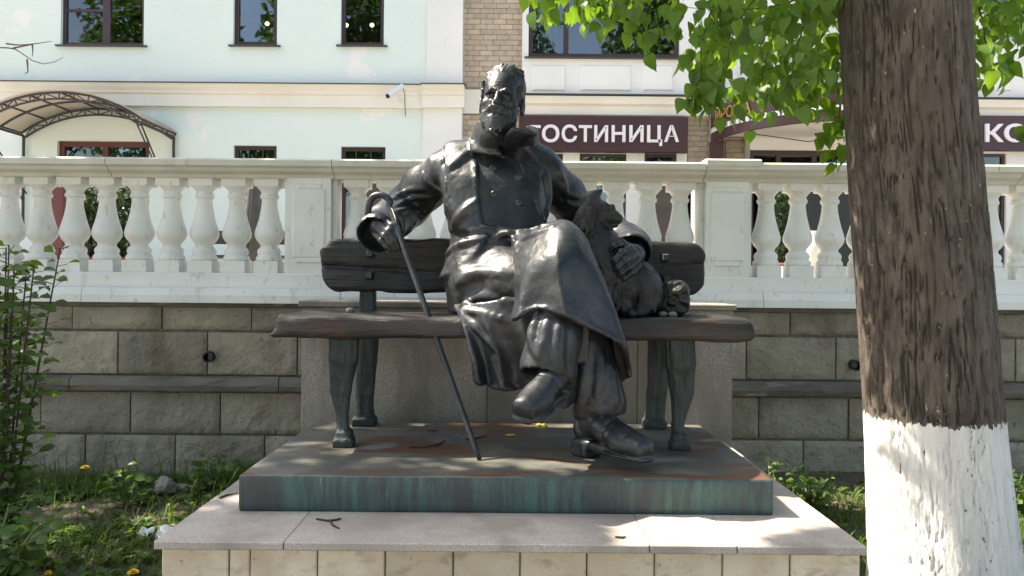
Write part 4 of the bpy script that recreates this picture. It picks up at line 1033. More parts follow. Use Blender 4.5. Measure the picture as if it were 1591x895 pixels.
for pts in ([(910, 560), (906, 600), (900, 632)], [(945, 560), (950, 600), (955, 628)], [(930, 540), (932, 580), (928, 620)]): f2.ridge(pts, .012, .02, .5)
for q, nm in ((f, 'trouser_leg'), (f2, 'trouser_leg')):
    q.disp(lambda X, Y, Z: .003*fbm(X*10, Y*10, Z*10, 3) + .001*vnoise(X*60, Y*60, Z*60)); q.build(nm, MT['bronze'], man)
# ---------- boots: one last, placed twice
def boot(M, top=None):
    f = Field((-.20, -.16, -.05), (.36, .16, .36), .005)
    tp = np.array((.01, 0, .34)) if top is None else np.array(M.inverted() @ Vector(top)); an = np.array((.033, 0, .09))
    f.chain([tp, an+(tp-an)*.5, an+(tp-an)*.15, an], [.060, .056, .050, .052], .02)
    f.ell((.01, 0, .055), (.055, .046, .055), .02)
    f.chain([(.05, 0, .11), (.11, 0, .075), (.19, 0, .050), (.275, 0, .040)], [.052, .046, .044, .034], .025)
    f.ell((.215, 0, .035), (.075, .056, .042), .02)
    f.rbox((.275, 0, .032), (.035, .040, .024), .016, .02)
    for x_, z_ in ((.075, .135), (.10, .118), (.13, .102), (.155, .092)) + (((.03, .15), (.04, .19)) if top is None else ()): f.chain([(x_, -.05, z_-.03), (x_+.012, -.02, z_), (x_+.012, .02, z_), (x_, .05, z_-.03)], [.004, .008, .008, .004], .010)
    f.cone((.20, -.045, .05), (.20, .045, .05), .0, .0, .0)
    f.cut((0, 0, .004), (0, 0, -1))
    f.ell((.205, 0, -.002), (.112, .054, .012), .004); f.rbox((.285, 0, -.002), (.026, .034, .009), .008, .010); f.rbox((.07, 0, .004), (.10, .036, .016), .010, .012)
    f.rbox((.004, 0, -.014), (.044, .040, .030), .010, .006)
    f.disp(lambda X, Y, Z: .0022*fbm(X*18, Y*18, Z*18, 3))
    return f.build('boot', MT['bronze'], man, M)
def frame(o, xdir, up):
    x = Vector(xdir).normalized(); z = Vector(up); y = z.cross(x).normalized(); z = x.cross(y)
    M = Matrix.Identity(4)
    for i, c in enumerate((x, y, z)): M.col[i][:3] = c
    M.translation = Vector(o); return M
h, t = A(909, 706, 2.79), A(1000, 730, 2.55); h[2] = t[2] = PZ
boot(frame(h+np.array([0, 0, .044]), t-h, (0, 0, 1)))
h, t = A(874, 614, 2.70), A(818, 652, 2.47)
boot(frame(h+np.array([0, 0, .012]), (t-h), (.12, -.20, 1.0)), A(863, 520, 2.66))
# ---------- head
HC = A(780.5, 155, 3.11)
yaw, tilt = math.radians(-9), math.radians(4)
HM = Matrix.Translation(Vector(HC)) @ Matrix.Scale(1.0, 4) @ Matrix.Rotation(tilt, 4, 'Y') @ Matrix.Rotation(yaw, 4, 'Z')
f = Field((-.125, -.165, -.19), (.125, .14, .175), .0034)     # local: -y is the face
E, Cn = f.ell, f.cone
E((0, .012, .030), (.078, .098, .092), .0); E((0, -.025, -.035), (.064, .072, .092), .03); E((0, -.045, -.060), (.050, .052, .060), .03)
Cn((0, .03, -.08), (0, .05, -.19), .058, .070, .03)
for s_ in (-1, 1):
    Cn((s_*.050, -.045, -.030), (s_*.030, -.062, -.085), .020, .020, .02)        # cheek to jaw
    E((s_*.047, -.062, -.030), (.022, .020, .014), .016)                          # cheekbone
    E((s_*.030, -.098, -.011), (.020, .020, .0135), .008, '-')                     # eye socket
    Cn((s_*.010, -.096, .009), (s_*.030, -.098, .014), .008, .009, .006); Cn((s_*.030, -.098, .014), (s_*.054, -.076, .003), .009, .006, .006)
    E((s_*.030, -.080, -.011), (.0150, .0125, .0105), .002)
    Cn((s_*.017, -.092, -.004), (s_*.043, -.085, -.005), .0035, .0030, .003); Cn((s_*.018, -.090, -.018), (s_*.042, -.082, -.018), .0030, .0030, .004)
    E((s_*.029, -.0925, -.011), (.0035, .004, .0035), .001, '-')
    Cn((s_*.026, -.092, -.026), (s_*.046, -.078, -.024), .004, .003, .006)
    Cn((s_*.020, -.100, -.042), (s_*.042, -.080, -.075), .006, .005, .006, '-')   # nasolabial crease
    E((s_*.0125, -.104, -.041), (.0095, .011, .0085), .006); E((s_*.0075, -.113, -.047), (.004, .006, .003), .002, '-')
    f.chain([(s_*.003, -.112, -.056), (s_*.020, -.112, -.061), (s_*.038, -.098, -.074), (s_*.050, -.082, -.090)], [.011, .0145, .013, .007], .005)   # moustache
    E((s_*.084, .004, -.030), (.011, .022, .034), .008); E((s_*.094, -.002, -.028), (.006, .012, .020), .004, '-')
    for q in range(7): 
        a_ = q*.5-1.2; Cn((s_*.087, .004+.019*math.cos(a_), -.030+.030*math.sin(a_)), (s_*.087, .004+.019*math.cos(a_+.5), -.030+.030*math.sin(a_+.5)), .005, .005, .003)
f.chain([(0, -.096, .006), (0, -.107, -.012), (0, -.122, -.034)], [.0085, .0100, .0135], .007)
E((0, -.119, -.037), (.0115, .011, .0095), .006)
for z_ in (.035, .048, .060): Cn((-.035, -.092+.2*(z_-.035), z_-.003), (.035, -.092+.2*(z_-.035), z_), .0028, .0028, .006, '-')
Cn((-.004, -.1, .012), (-.004, -.097, .024), .003, .002, .004, '-'); Cn((.006, -.1, .012), (.006, -.097, .024), .003, .002, .004, '-')
Cn((-.016, -.104, -.080), (.016, -.104, -.080), .0075, .0075, .004); Cn((-.020, -.110, -.0735), (.020, -.110, -.0735), .003, .003, .003, '-')
f.chain([(0, -.083, -.095), (0, -.090, -.115), (-.002, -.088, -.136)], [.036, .037, .028], .02)     # beard
for s_ in (-1, 1): f.chain([(s_*.060, -.030, -.055), (s_*.048, -.052, -.092), (s_*.020, -.075, -.122)], [.018, .023, .026], .018)
rr = random.Random(3)
for q in range(110):                                           # beard locks
    s_ = rr.uniform(-1, 1); z_ = rr.uniform(-.136, -.088) if abs(s_) < .55 else rr.uniform(-.115, -.06)
    x_ = s_*.060; y_ = -.125 + 15*x_*x_ + (.0 if z_ > -.12 else .10*(-.12-z_))
    Cn((x_, y_, z_), (x_*.78+rr.uniform(-.009, .009), y_-.006, z_-.026), .0072, .0025, .0025)
for q in range(34):                                            # moustache hairs
    s_ = rr.choice((-1, 1)); u = rr.random(); p = np.array([s_*(.004+.036*u), -.124+.030*u*u, -.056-.016*u+rr.uniform(-.006, .006)])
    Cn(p, p+np.array([s_*.010, .004, -.009]), .0032, .0015, .003)
# hair: thick brushed-back cap, strand ridges, a raised front row
E((.004, .026, .056), (.083, .092, .086), .006)
for q in range(11):
    u = q/10; x_ = -.062+.128*u+rr.uniform(-.003, .003); p = Vector((x_, -.034+5.5*x_*x_, .098+.012*u-6*x_*x_))
    Cn(p, p+Vector((.006+rr.uniform(-.004, .006), .020, .024+.008*math.sin(u*2.6)+rr.uniform(-.005, .005))), .0105, .0050, .005)
for q in range(46):
    x_ = rr.uniform(-.065, .07); y_ = rr.uniform(-.02, .07); z_ = .056+.086*math.sqrt(max(0, 1-((x_-.004)/.083)**2-((y_-.026)/.092)**2))
    p = Vector((x_, y_, z_-.006)); Cn(p, p+Vector((rr.uniform(-.004, .010), .018, .009)), .0105, .0045, .006)
f.disp(lambda X, Y, Z: np.where((Z > .045) & (Y > -.055), -.0045*np.abs(vnoise(X*95, Y*24, Z*26)), 0))
for s_ in (-1, 1):
    for q in range(50):
        p = Vector((s_*(.076+rr.uniform(-.002, .003)), rr.uniform(-.036, .07), rr.uniform(-.015, .07))); 
        if p.y < -.02 and p.z < .0: p.x *= .92
        Cn(p, p+Vector((s_*.001, rr.uniform(.004, .010), -.018)), .0065, .0035, .005)
f.disp(lambda X, Y, Z: .0010*fbm(X*60, Y*60, Z*60, 3))
Vh, Qh = f.nets(); Mh = np.array(HM); Vh = Vh@Mh[:3, :3].T+Mh[:3, 3]
# ---------- hands (same continuous body mesh list)
def hand(lo, hi, build):
    f = Field(lo, hi, .0036); build(f); f.disp(lambda X, Y, Z: .0009*fbm(X*50, Y*50, Z*50, 2)); return f.nets()
def hand_a(f):
    f.chain([A(592, 352, 3.12), A(591, 352, 3.06)], [.040, .042], .02)                     # wrist in the cuff
    f.cone(A(590, 350, 3.055), A(603, 364, 3.02), .036, .030, .02)                         # back of hand
    for P, r in (([(597, 341, 3.035), (609, 351, 3.005), (618, 364, 2.995), (623, 380, 3.002)], .0125), ([(591, 347, 3.03), (604, 360, 2.995), (613, 372, 2.99), (620, 386, 3.0)], .0130),
                 ([(586, 354, 3.035), (598, 367, 3.00), (607, 378, 2.995), (614, 388, 3.005)], .0125), ([(582, 363, 3.045), (592, 374, 3.01), (600, 383, 3.005), (607, 389, 3.012)], .011)):
        f.chain([A(*p) for p in P], [r*1.15, r*1.08, r, r*.85], .006)
        f.ell(A(*P[1]), (r*1.12,)*3, .005)
    f.chain([A(598, 342, 3.05), A(612, 334, 3.03), A(624, 345, 3.025), A(626, 358, 3.025)], [.016, .014, .0125, .010], .01)   # thumb round the far side of the cane
def hand_b(f):
    f.chain([A(984, 384, 3.20), A(986, 394, 3.12), A(984, 398, 3.05)], [.036, .040, .038], .02)
    f.cone(A(986, 396, 3.03), A(976, 402, 2.995), .036, .032, .02)
    for P, r in (([(980, 386, 2.995), (966, 392, 2.965), (956, 404, 2.965), (949, 415, 2.985)], .0125), ([(986, 394, 2.99), (972, 404, 2.955), (960, 416, 2.96), (951, 425, 2.98)], .013),
                 ([(991, 403, 2.99), (978, 415, 2.96), (965, 425, 2.965), (956, 433, 2.98)], .0125), ([(993, 413, 3.0), (982, 424, 2.975), (971, 432, 2.975), (963, 439, 2.985)], .011)):
        f.chain([A(*p) for p in P], [r*1.15, r*1.08, r, r*.85], .006); f.ell(A(*P[1]), (r*1.12,)*3, .005)
    f.chain([A(978, 384, 3.02), A(966, 378, 3.0), A(955, 382, 2.99), A(948, 391, 3.0)], [.016, .0145, .0125, .010], .01)
link('head', mesh_np('head', Vh, Qh), MT['bronze'], man, True)
for c_, hb_ in ((A(590, 362, 3.03), hand_a), (A(975, 405, 3.05), hand_b)):
    v_, q_ = hand(c_-.17, c_+.17, hb_); link('hand', mesh_np('hand', v_, q_), MT['bronze'], man, True)

# ================================================================== CANE
T = A(745, 716, 2.70); T[2] = PZ+.002; G = A(622, 368, 2.985); U = G + (G-T)/np.linalg.norm(G-T)*.145
pts = [T, T+(G-T)*.5, G, U]
cr = [A(606, 313, 3.03), A(600, 306, 3.035), A(590, 303, 3.04), A(580, 306, 3.045), A(574, 315, 3.05), A(572, 325, 3.05), A(572, 334, 3.05)]
path = list(crom([U]+cr, 30)); m = MB()
m.tube([T, T+(G-T)*.04, T+(G-T)*.5, G]+path, [.0085, .0105, .0110, .0125]+[.0125+.0015*min(1, i/8) for i in range(30)], 12)
cane = m.build('walking_cane', MT['bronze'], None, True)
tag(cane, 'slim bronze cane with hooked handle held in the statue\'s gloved hand', 'cane')
cane['label'] = 'slim bronze cane with curved hook handle resting its tip on the plinth'
c = G+(G-T)/np.linalg.norm(G-T)*.05
MB().tube([c, c+(G-T)/np.linalg.norm(G-T)*.02], .0145, 12).build('ferrule', MT['bronze_leg'], cane)

# ================================================================== DOG
dog = empty('dog_statue', A(990, 488, 3.1), 'small bronze dog nestled on the bench under the man\'s arm, head turned right', 'statue')
f = Field((.20, 2.82, SEAT-.02), (.80, 3.42, CZ+.42), .0052)
f.chain([A(922, 352, 3.10), A(926, 385, 3.09), A(938, 430, 3.08), A(950, 470, 3.08)], [.070, .090, .112, .100], .03)      # neck, chest
f.chain([A(945, 425, 3.08), A(985, 440, 3.08), A(1006, 460, 3.08)], [.095, .092, .072], .03)
f.ell(A(1003, 455, 3.05), (.068, .095, .088), .03)                                                                          # haunch
f.chain([A(936, 425, 3.02), A(940, 460, 2.99), A(944, 486, 2.97)], [.036, .030, .026], .02); f.cone(A(944, 486, 2.97), A(950, 488, 2.92), .024, .022, .015)
f.chain([A(968, 440, 3.02), A(972, 470, 2.98), A(974, 486, 2.97)], [.034, .028, .025], .02); f.cone(A(974, 486, 2.97), A(982, 488, 2.93), .023, .020, .015)
f.chain([A(1008, 470, 3.00), A(996, 486, 2.96)], [.04, .026], .02)
f.ell(A(922, 328, 3.09), (.058, .060, .055), .02); f.chain([A(935, 330, 3.08), A(950, 338, 3.06), A(960, 341, 3.05)], [.044, .030, .021], .02)   # skull, muzzle
f.cone(A(946, 349, 3.06), A(957, 351, 3.05), .015, .011, .008); f.ell(A(963, 338, 3.045), (.011, .012, .010), .004)
f.cone(A(946, 346, 3.045), A(962, 346, 3.035), .003, .003, .003, '-')
f.ell(A(941, 318, 3.05), (.012, .012, .012), .008); f.ell(A(951, 323, 3.06), (.012, .016, .016), .008); f.ell(A(944, 324, 3.035), (.007, .006, .007), .002)
f.sheet([[(905, 314, 3.08), (916, 312, 3.05), (928, 312, 3.07)], [(904, 306, 3.09), (918, 304, 3.06), (931, 303, 3.08)], [(917, 299, 3.10), (925, 297, 3.085), (934, 296, 3.09)]], .008, .012)
f.sheet([[(908, 318, 3.04), (918, 322, 3.03), (926, 330, 3.03)], [(900, 330, 3.03), (912, 338, 3.02), (922, 344, 3.02)], [(894, 345, 3.04), (906, 354, 3.02), (916, 356, 3.02)], [(892, 352, 3.05), (902, 361, 3.03), (910, 362, 3.03)]], .012, .010)
rr = random.Random(5)
for q in range(26):
    px, py = rr.uniform(894, 922), rr.uniform(320, 358); D = f.hit(px, py)
    if D: f.cone(A(px, py, D), A(px-5, py+9, D-.004), .008, .003, .006)
f.ell(A(1050, 456, 3.08), (.058, .062, .058), .02); f.cone(A(1022, 476, 3.08), A(1050, 474, 3.08), .045, .045, .02); f.ell(A(1048, 474, 3.08), (.062, .066, .045), .02)
for q in range(30):
    px, py = rr.uniform(1030, 1066), rr.uniform(440, 484); f.ridge([(px, py), (px+6, py-3), (px+11, py-2+(py-460)*.2)], .006, .006, .3, '+' if q % 2 else '-', 5)
for q in range(120):
    px, py = rr.uniform(905, 1020), rr.uniform(365, 480); D = f.hit(px, py)
    if D: f.cone(A(px, py, D+.004), A(px+rr.uniform(-1, 4), py+rr.uniform(8, 15), D+.001), .007, .003, .008)
f.disp(lambda X, Y, Z: .0030*fbm(X*20, Y*20, Z*14, 2) + .0022*np.abs(vnoise(X*70, Y*70, Z*26)) + np.where(X > .60, .007*np.abs(vnoise(X*40+Z*20, Y*34, Z*30)), 0))
f.cut((0, 0, SEAT+.0), (0, 0, -1))
f.build('fur_body', MT['bronze_fur'], dog)

# ================================================================== BIG LINDEN TREE
TDp = 2.6
tr = empty('linden_tree', at(1474, 992, TDp), 'large tree with dark furrowed bark and whitewashed lower trunk', 'tree'); tr.location.z = 0
cl = [(1500, 1478, 128), (1010, 1476, 122), (960, 1472, 114), (895, 1467, 108), (770, 1458, 103), (640, 1449, 99), (480, 1436, 97), (290, 1420, 94), (150, 1410, 93), (0, 1401, 93.5), (-150, 1392, 93), (-400, 1378, 92), (-700, 1360, 100)]
kp = np.array([(lambda c, r: (c.z, c.x, r*TDp/F_PX))(at(cx, y, TDp), r) for y, cx, r in cl if y < 1100]); kp = kp[np.argsort(kp[:, 0])]
nz, na = 760, 420; zz = np.linspace(-.05, kp[-1, 0], nz)
cxs = np.interp(zz, kp[:, 0], kp[:, 1]); rs = np.interp(zz, kp[:, 0], kp[:, 2])
ker = np.ones(45)/45; pad = lambda a_: np.convolve(np.pad(a_, 22, mode='edge'), ker, 'valid'); cxs, rs = pad(cxs), pad(rs)
rs = rs + .06*np.exp(-np.clip(zz, 0, 9)/.10)
th = np.linspace(0, 2*np.pi, na, endpoint=False); TH_, ZZ_ = np.meshgrid(th, zz, indexing='xy')
ct, st = np.cos(TH_), np.sin(TH_)
wx = .35*vnoise(ct*1.6+5, st*1.6, ZZ_*2.2); wz_ = ZZ_*10.5
def fur(k, s_): 
    return 1-np.abs(vnoise(np.cos(TH_+wx*.25)*k+s_, np.sin(TH_+wx*.25)*k, wz_+s_))
fv = np.clip((fur(14, 1.3)*.45+fur(27, 7.1)*.55), 0, 1); groove = np.clip((fv-.74)/.22, 0, 1); groove = groove*groove*(3-2*groove)
depth = np.where(ZZ_ < CZ-.43, .005, .009)
lump = .010*fbm(ct*1.5+2, st*1.5, ZZ_*1.3, 2)
RR = rs[:, None] + lump - depth*groove + .0022*fbm(ct*26, st*26, ZZ_*14, 3)
TV = np.stack([cxs[:, None]+RR*ct, TDp+RR*st, ZZ_], -1).reshape(-1, 3); ii = np.arange(nz*na).reshape(nz, na)
TQ = np.stack([ii[:-1], np.roll(ii, -1, 1)[:-1], np.roll(ii, -1, 1)[1:], ii[1:]], -1).reshape(-1, 4)
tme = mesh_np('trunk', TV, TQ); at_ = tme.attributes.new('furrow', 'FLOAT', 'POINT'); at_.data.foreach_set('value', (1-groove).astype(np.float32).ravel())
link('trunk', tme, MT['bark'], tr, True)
top = Vector((cxs[-1], TDp, zz[-1]))
# limbs
for d in ((-1.5, .5, 1.0), (1.2, .8, 1.3), (-.4, -1.2, 1.4), (.3, 1.2, 1.6), (-.9, 1.4, .9), (-2.0, -.3, .75)):
    d = Vector(d); p = top-Vector((0, 0, .15)); P = [p, p+d*.45+Vector((0, 0, .12)), p+d*.9+Vector((0, 0, .1)), p+d*1.35+Vector((0, 0, .02))]
    MB().tube(P, [.10, .07, .045, .02], 8).build('limb', MT['bark_plain'], tr, True)
# leaves
def leaf_mesh(seed):
    r = random.Random(seed); o = [(0, 0), (.22, -.07), (.42, .02), (.50, .22), (.44, .48), (.26, .76), (.09, .95), (0, 1.12)]
    V = []; Fs = []; cv = r.uniform(.15, .40); fo = r.uniform(.10, .30); tw = r.uniform(-.2, .2)
    for x, y in o: V.append((0, y, -cv*y*y))
    nn = len(o)
    for s_ in (1, -1):
        for x, y in o[1:-1]: V.append((s_*x*r.uniform(.92, 1.05), y, -cv*y*y+fo*x+tw*s_*x*y-.25*x*x))
    R0, L0 = nn, nn+nn-2
    for b0, fl in ((R0, False), (L0, True)):
        for i in range(nn-1):
            a_ = i; b = i+1; c_ = b0+i-1 if i > 0 else None; d_ = b0+i if i < nn-2 else None
            f_ = [q for q in (a_, c_, d_, b) if q is not None]; Fs.append(tuple(f_ if not fl else f_[::-1]))
    b = len(V); V += [(-.012, 0, 0), (.012, 0, 0), (.01, -.45, .10), (-.01, -.45, .10)]; Fs.append((b, b+1, b+2, b+3))
    me = bpy.data.meshes.new('leaf'); me.from_pydata(V, [], Fs); me.materials.append(MT['leaf'])
    me.polygons.foreach_set('use_smooth', np.ones(len(me.polygons), dtype=bool)); return me
LV = [leaf_mesh(i) for i in range(6)]
rl = random.Random(11)
def leaf_frame(p, size, facing=.7):
    tip = Vector((rl.gauss(0, .35), rl.gauss(0, .35), -1)).normalized()
    nrm = Vector((rl.gauss(0, .6), -facing+rl.gauss(0, .6), .45+rl.gauss(0, .35)))
    nrm = (nrm-tip*nrm.dot(tip)).normalized(); x = tip.cross(nrm).normalized()
    M = Matrix.Identity(4)
    for i, c_ in enumerate((x, tip, nrm)): M.col[i][:3] = c_*size
    M.translation = p; return M
leaves = []      # (matrix, branch index)
branches = []
def branch(P, n, spread, size=.062, r0=.009):
    n = int(n*2.8)
    W = [Vector(ata(*p)) for p in crom(np.array(P, float), 16)] if False else [Vector(at(*p)) for p in crom(np.array(P, float), 16)]
    bi = len(branches); branches.append((W, r0))
    for k in range(n):
        t = (k+.5)/n*.97+.02; i = min(int(t*15), 14); q = W[i].lerp(W[i+1], t*15-i)
        q = q+Vector((rl.gauss(0, spread), rl.gauss(0, spread*1.4), rl.gauss(0, spread*.8)-spread*.3))
        leaves.append((leaf_frame(q, size*rl.choice((rl.uniform(.5, .8), rl.uniform(.8, 1.25)))), bi))
S0 = .030
branch([(1310, -120, 2.7), (1180, -60, 2.7), (1060, -40, 2.72), (960, -20, 2.75), (900, -5, 2.75), (850, 0, 2.75), (832, 8, 2.75)], 34, .035)
branch([(1060, -60, 2.72), (1000, -20, 2.65), (985, 20, 2.65), (998, 45, 2.65), (1010, 62, 2.66)], 16, .032)
branch([(960, -30, 2.8), (925, 0, 2.8), (915, 25, 2.8)], 9, .025); branch([(1000, -30, 2.7), (960, 5, 2.7), (945, 35, 2.7)], 10, .03)
branch([(1200, -80, 2.6), (1120, -10, 2.6), (1092, 60, 2.6), (1090, 110, 2.6), (1094, 140, 2.6), (1100, 155, 2.6)], 34, .035)
branch([(1190, -60, 2.9), (1140, 10, 2.9), (1115, 60, 2.9), (1108, 100, 2.9), (1110, 135, 2.9)], 24, .05)
branch([(1260, -80, 2.55), (1180, -10, 2.55), (1140, 50, 2.55), (1130, 100, 2.55), (1125, 125, 2.55)], 30, .05)
branch([(1280, -80, 2.75), (1230, 0, 2.75), (1200, 60, 2.75), (1185, 120, 2.75), (1190, 170, 2.75)], 36, .055)
branch([(1300, -60, 2.5), (1260, 10, 2.5), (1240, 70, 2.5), (1232, 110, 2.5), (1228, 130, 2.5)], 30, .05)
branch([(1320, -60, 2.9), (1290, 20, 2.9), (1270, 80, 2.9), (1262, 125, 2.9), (1255, 150, 2.9)], 30, .055)
branch([(1330, -30, 2.85), (1305, 60, 2.85), (1300, 120, 2.85), (1305, 170, 2.85), (1296, 215, 2.85), (1284, 245, 2.85)], 30, .028)
branch([(1340, -40, 3.1), (1250, 20, 3.1), (1180, 60, 3.1), (1120, 70, 3.1), (1085, 60, 3.1)], 44, .06)
branch([(1350, -80, 2.65), (1280, -20, 2.65), (1200, 10, 2.65), (1120, 15, 2.65), (1050, 10, 2.65)], 50, .055)
branch([(1330, 30, 3.0), (1290, 90, 3.0), (1240, 120, 3.0), (1200, 130, 3.0), (1170, 120, 3.0)], 30, .045)
branch([(1480, -60, 2.9), (1520, 10, 2.9), (1530, 60, 2.9), (1538, 100, 2.9), (1530, 120, 2.9)], 24, .04)
branch([(1490, -60, 2.7), (1550, -20, 2.7), (1600, 30, 2.7), (1640, 80, 2.7)], 34, .045); branch([(1490, -30, 3.0), (1560, 10, 3.0), (1620, 60, 3.0)], 26, .05)
branch([(1640, 60, 2.5), (1615, 140, 2.5), (1596, 200, 2.5), (1585, 222, 2.5)], 9, .02)
branch([(1500, 0, 3.1), (1540, 40, 3.1), (1590, 75, 3.1)], 20, .05)
bo = []
for W, r0 in branches:
    bo.append(MB().tube(W, [max(.0012, r0*.45*(1-.85*i/15)) for i in range(16)], 5).build('branch', MT['twig'], tr, True))
def vis(M):
    px, py = pix(*M.translation); return -30 < px < 1621 and -60 < py < 300
inv = [l for l in leaves if vis(l[0])]; rest = [l for l in leaves if not vis(l[0])]
inv.sort(key=lambda l: l[0].translation.y/l[0].col[0].length)
for M, bi in inv[:300]:
    o = link('leaf', LV[rl.randrange(6)], None, bo[bi]); L = M.copy(); L.translation = M.translation-tr.location; o.matrix_local = L
rest += inv[300:]
# the rest of the crown: overhead, out of the frame, shading the scene
cr_ = []
rc = random.Random(21)
while len(cr_) < 5200:
    d = Vector((rc.gauss(0, 1), rc.gauss(0, 1), rc.gauss(0, 1))).normalized()*rc.uniform(.35, 1)**.5
    p = Vector((top.x-.1+d.x*2.1, TDp+.1+d.y*2.2, CZ+3.3+d.z*1.7))
    if vnoise(np.array(p.x*1.1+3), np.array(p.y*1.1), np.array(p.z*1.1)) < -.12: continue
    px, py = pix(*p)
    if p.y > .2 and -60 < px < 1650 and py > -45: continue
    cr_.append((leaf_frame(p, .07*rc.uniform(.8, 1.4), .0), 0))
def shade_bough(c, r, n):
    L = []
    while len(L) < n:
        d = Vector((rc.gauss(0, 1), rc.gauss(0, 1), rc.gauss(0, 1))).normalized()*rc.uniform(.1, 1)**.5
        p = Vector((c[0]+d.x*r[0], c[1]+d.y*r[1], c[2]+d.z*r[2]))
        if vnoise(np.array(p.x*3.1), np.array(p.y*3.1), np.array(p.z*3.1)) < -.3: continue
        L.append((leaf_frame(p, .075*rc.uniform(.8, 1.4), .0), 0))
    return L
cr_ += shade_bough((-1.15, 3.0, 4.6), (1.2, .24, .35), 1700)  # added bough out of view, placed to keep the sun off the trunk
def leaf_stuff(name, L, mat_, parent, lm=None):
    lm = lm or LV; VV, tri, n0 = [], [], 0; arr = []
    for me in lm:
        v = np.array([q.co[:] for q in me.vertices]); me.calc_loop_triangles(); t_ = np.array([q.vertices[:] for q in me.loop_triangles]); arr.append((v, t_))
    for k, (M, _) in enumerate(L):
        v, t_ = arr[k % len(arr)]; m_ = np.array(M); VV.append(v@m_[:3, :3].T+m_[:3, 3]); tri.append(t_+n0); n0 += len(v)
    me = mesh_np(name, np.vstack(VV), np.vstack(tri)); o = link(name, me, mat_, parent, True); o['kind'] = 'stuff'; return o
leaf_stuff('crown', cr_+rest, MT['leaf'], tr)

# ---------------- tree outside the frame on the left: shades the flower bed; one bare twig reaches in
t2 = empty('left_tree', (-4.5, 3.3, 0), 'tree standing left of the view with a bare twig reaching in', 'tree')
MB().tube([(-4.5, 3.3, -.05), (-4.48, 3.32, 1.2), (-4.56, 3.6, 2.6), (-5.0, 4.6, 4.3)], [.17, .14, .12, .08], 12).build('trunk', MT['bark_plain'], t2, True)
o = link('crown', leafcloud('crown', MT['leaf_far'], 6200, 2.3, 2.0, 1.5, .085, 4), None, t2, loc=(-5.5, 4.8, 5.15)); o['kind'] = 'stuff'
MB().tube([(-4.7, 3.8, 3.2), (-3.9, 3.9, 4.2), (-3.0, 3.95, 4.5), (-2.0, 3.9, 4.5)], [.06, .045, .03, .012], 8).build('limb', MT['bark_plain'], t2, True)
leaf_stuff('shade_bough_leaves', shade_bough((-2.95, 3.06, 4.5), (1.3, .36, .40), 2400), MT['leaf_far'], t2)  # extra unseen bough, put here to throw dappled shade on the granite slab
def twig(P, r=.004): return [Vector(at(*p)) for p in crom(np.array(P, float), 10)], [r*(1-.7*i/9) for i in range(10)]
m = MB()
for P in ([(-260, 60, 3.6), (-90, 72, 3.5), (0, 74, 3.45), (22, 76, 3.44), (36, 84, 3.43), (58, 98, 3.42), (80, 98, 3.40), (98, 89, 3.40)], [(10, 68, 3.45), (30, 70, 3.43), (55, 68, 3.42), (80, 64, 3.40)], [(42, 92, 3.43), (43, 103, 3.43), (43, 112, 3.43), (38, 114, 3.42)], [(20, 75, 3.44), (45, 70, 3.43), (62, 67, 3.42)], [(50, 69, 3.43), (51, 78, 3.43), (50, 88, 3.43)]):
    W, R_ = twig(P); m.tube(W, R_, 5)
m.build('bare_twig', MT['bare_twig'], t2)

# ---------------- trees behind the viewer (they stand in the window reflections)
far = leafcloud('crown', MT['leaf_far'], 9000, 3.3, 3.0, 5.2, .17, 9)
for i, (x, y, s_) in enumerate(((-15.5, -10, 1.05), (-8.5, -12, 1.15), (-1.0, -10.5, 1.0), (7.5, -12, 1.1))):
    t3 = empty('street_tree', (x, y, 0), ['leafy street tree mirrored in the mint building windows, leftmost', 'leafy street tree mirrored in the mint building windows, second from left', 'leafy street tree mirrored in the hotel windows, nearer', 'leafy street tree mirrored in the hotel windows, farther right'][i], 'tree', 'street trees across the path')
    MB().tube([(x, y, -.05), (x, y, 5.0), (x+.1, y, 9)], [.26, .2, .1], 10).build('trunk', MT['bark_plain'], t3, True)
    o = link('crown', far, None, t3, loc=(x, y, 9.6*s_)); o.scale = (s_, s_, s_); o.rotation_euler.z = i*1.3; o['kind'] = 'stuff'

# ================================================================== FLOWER BED
def hz(x, y): return float(gz(np.array(float(x)), np.array(float(y))))
rg = np.random.default_rng(5)
def blades(n, xr, yr, hmin, hmax, wid, dens):
    X = rg.uniform(*xr, n); Y = rg.uniform(*yr, n); keep = (dens(X, Y) > rg.random(n)); X, Y = X[keep], Y[keep]; n = len(X)
    Z = gz(X, Y)-.005; h = rg.uniform(hmin, hmax, n)*(.5+.5*np.clip(dens(X, Y), 0, 1)); a = rg.uniform(0, 2*np.pi, n); ln = rg.uniform(.1, .8, n)*h; wv = wid*rg.uniform(.6, 1.4, n)
    dx, dy = np.cos(a), np.sin(a); sx, sy = -dy, dx
    P = lambda k, s_, t: np.stack([X+dx*ln*t*t+sx*s_*wv, Y+dy*ln*t*t+sy*s_*wv, Z+h*t*(1-.25*t)], 1)
    V = np.stack([P(0, -1, 0), P(0, 1, 0), P(0, .8, .5), P(0, -.8, .5), P(0, .12, 1), P(0, -.12, 1)], 1).reshape(-1, 3); b = np.arange(n)*6
    Q = np.concatenate([np.stack([b, b+1, b+2, b+3], 1), np.stack([b+3, b+2, b+4, b+5], 1)]); return V, Q
patch = lambda X, Y, s_, o_: vnoise(X*s_+o_, Y*s_, 0*X+o_)
inbase = lambda X, Y: (X > xl+.02) & (X < xr-.02) & (Y < SD+.3) | ((X-1.46)**2+(Y-2.6)**2 < .3**2)
densL = lambda X, Y: np.where(inbase(X, Y), 0, np.clip(.40+.75*patch(X, Y, 2.1, 3)+.5*np.clip((Y-3.7)/.6, 0, 1), .04, 1))
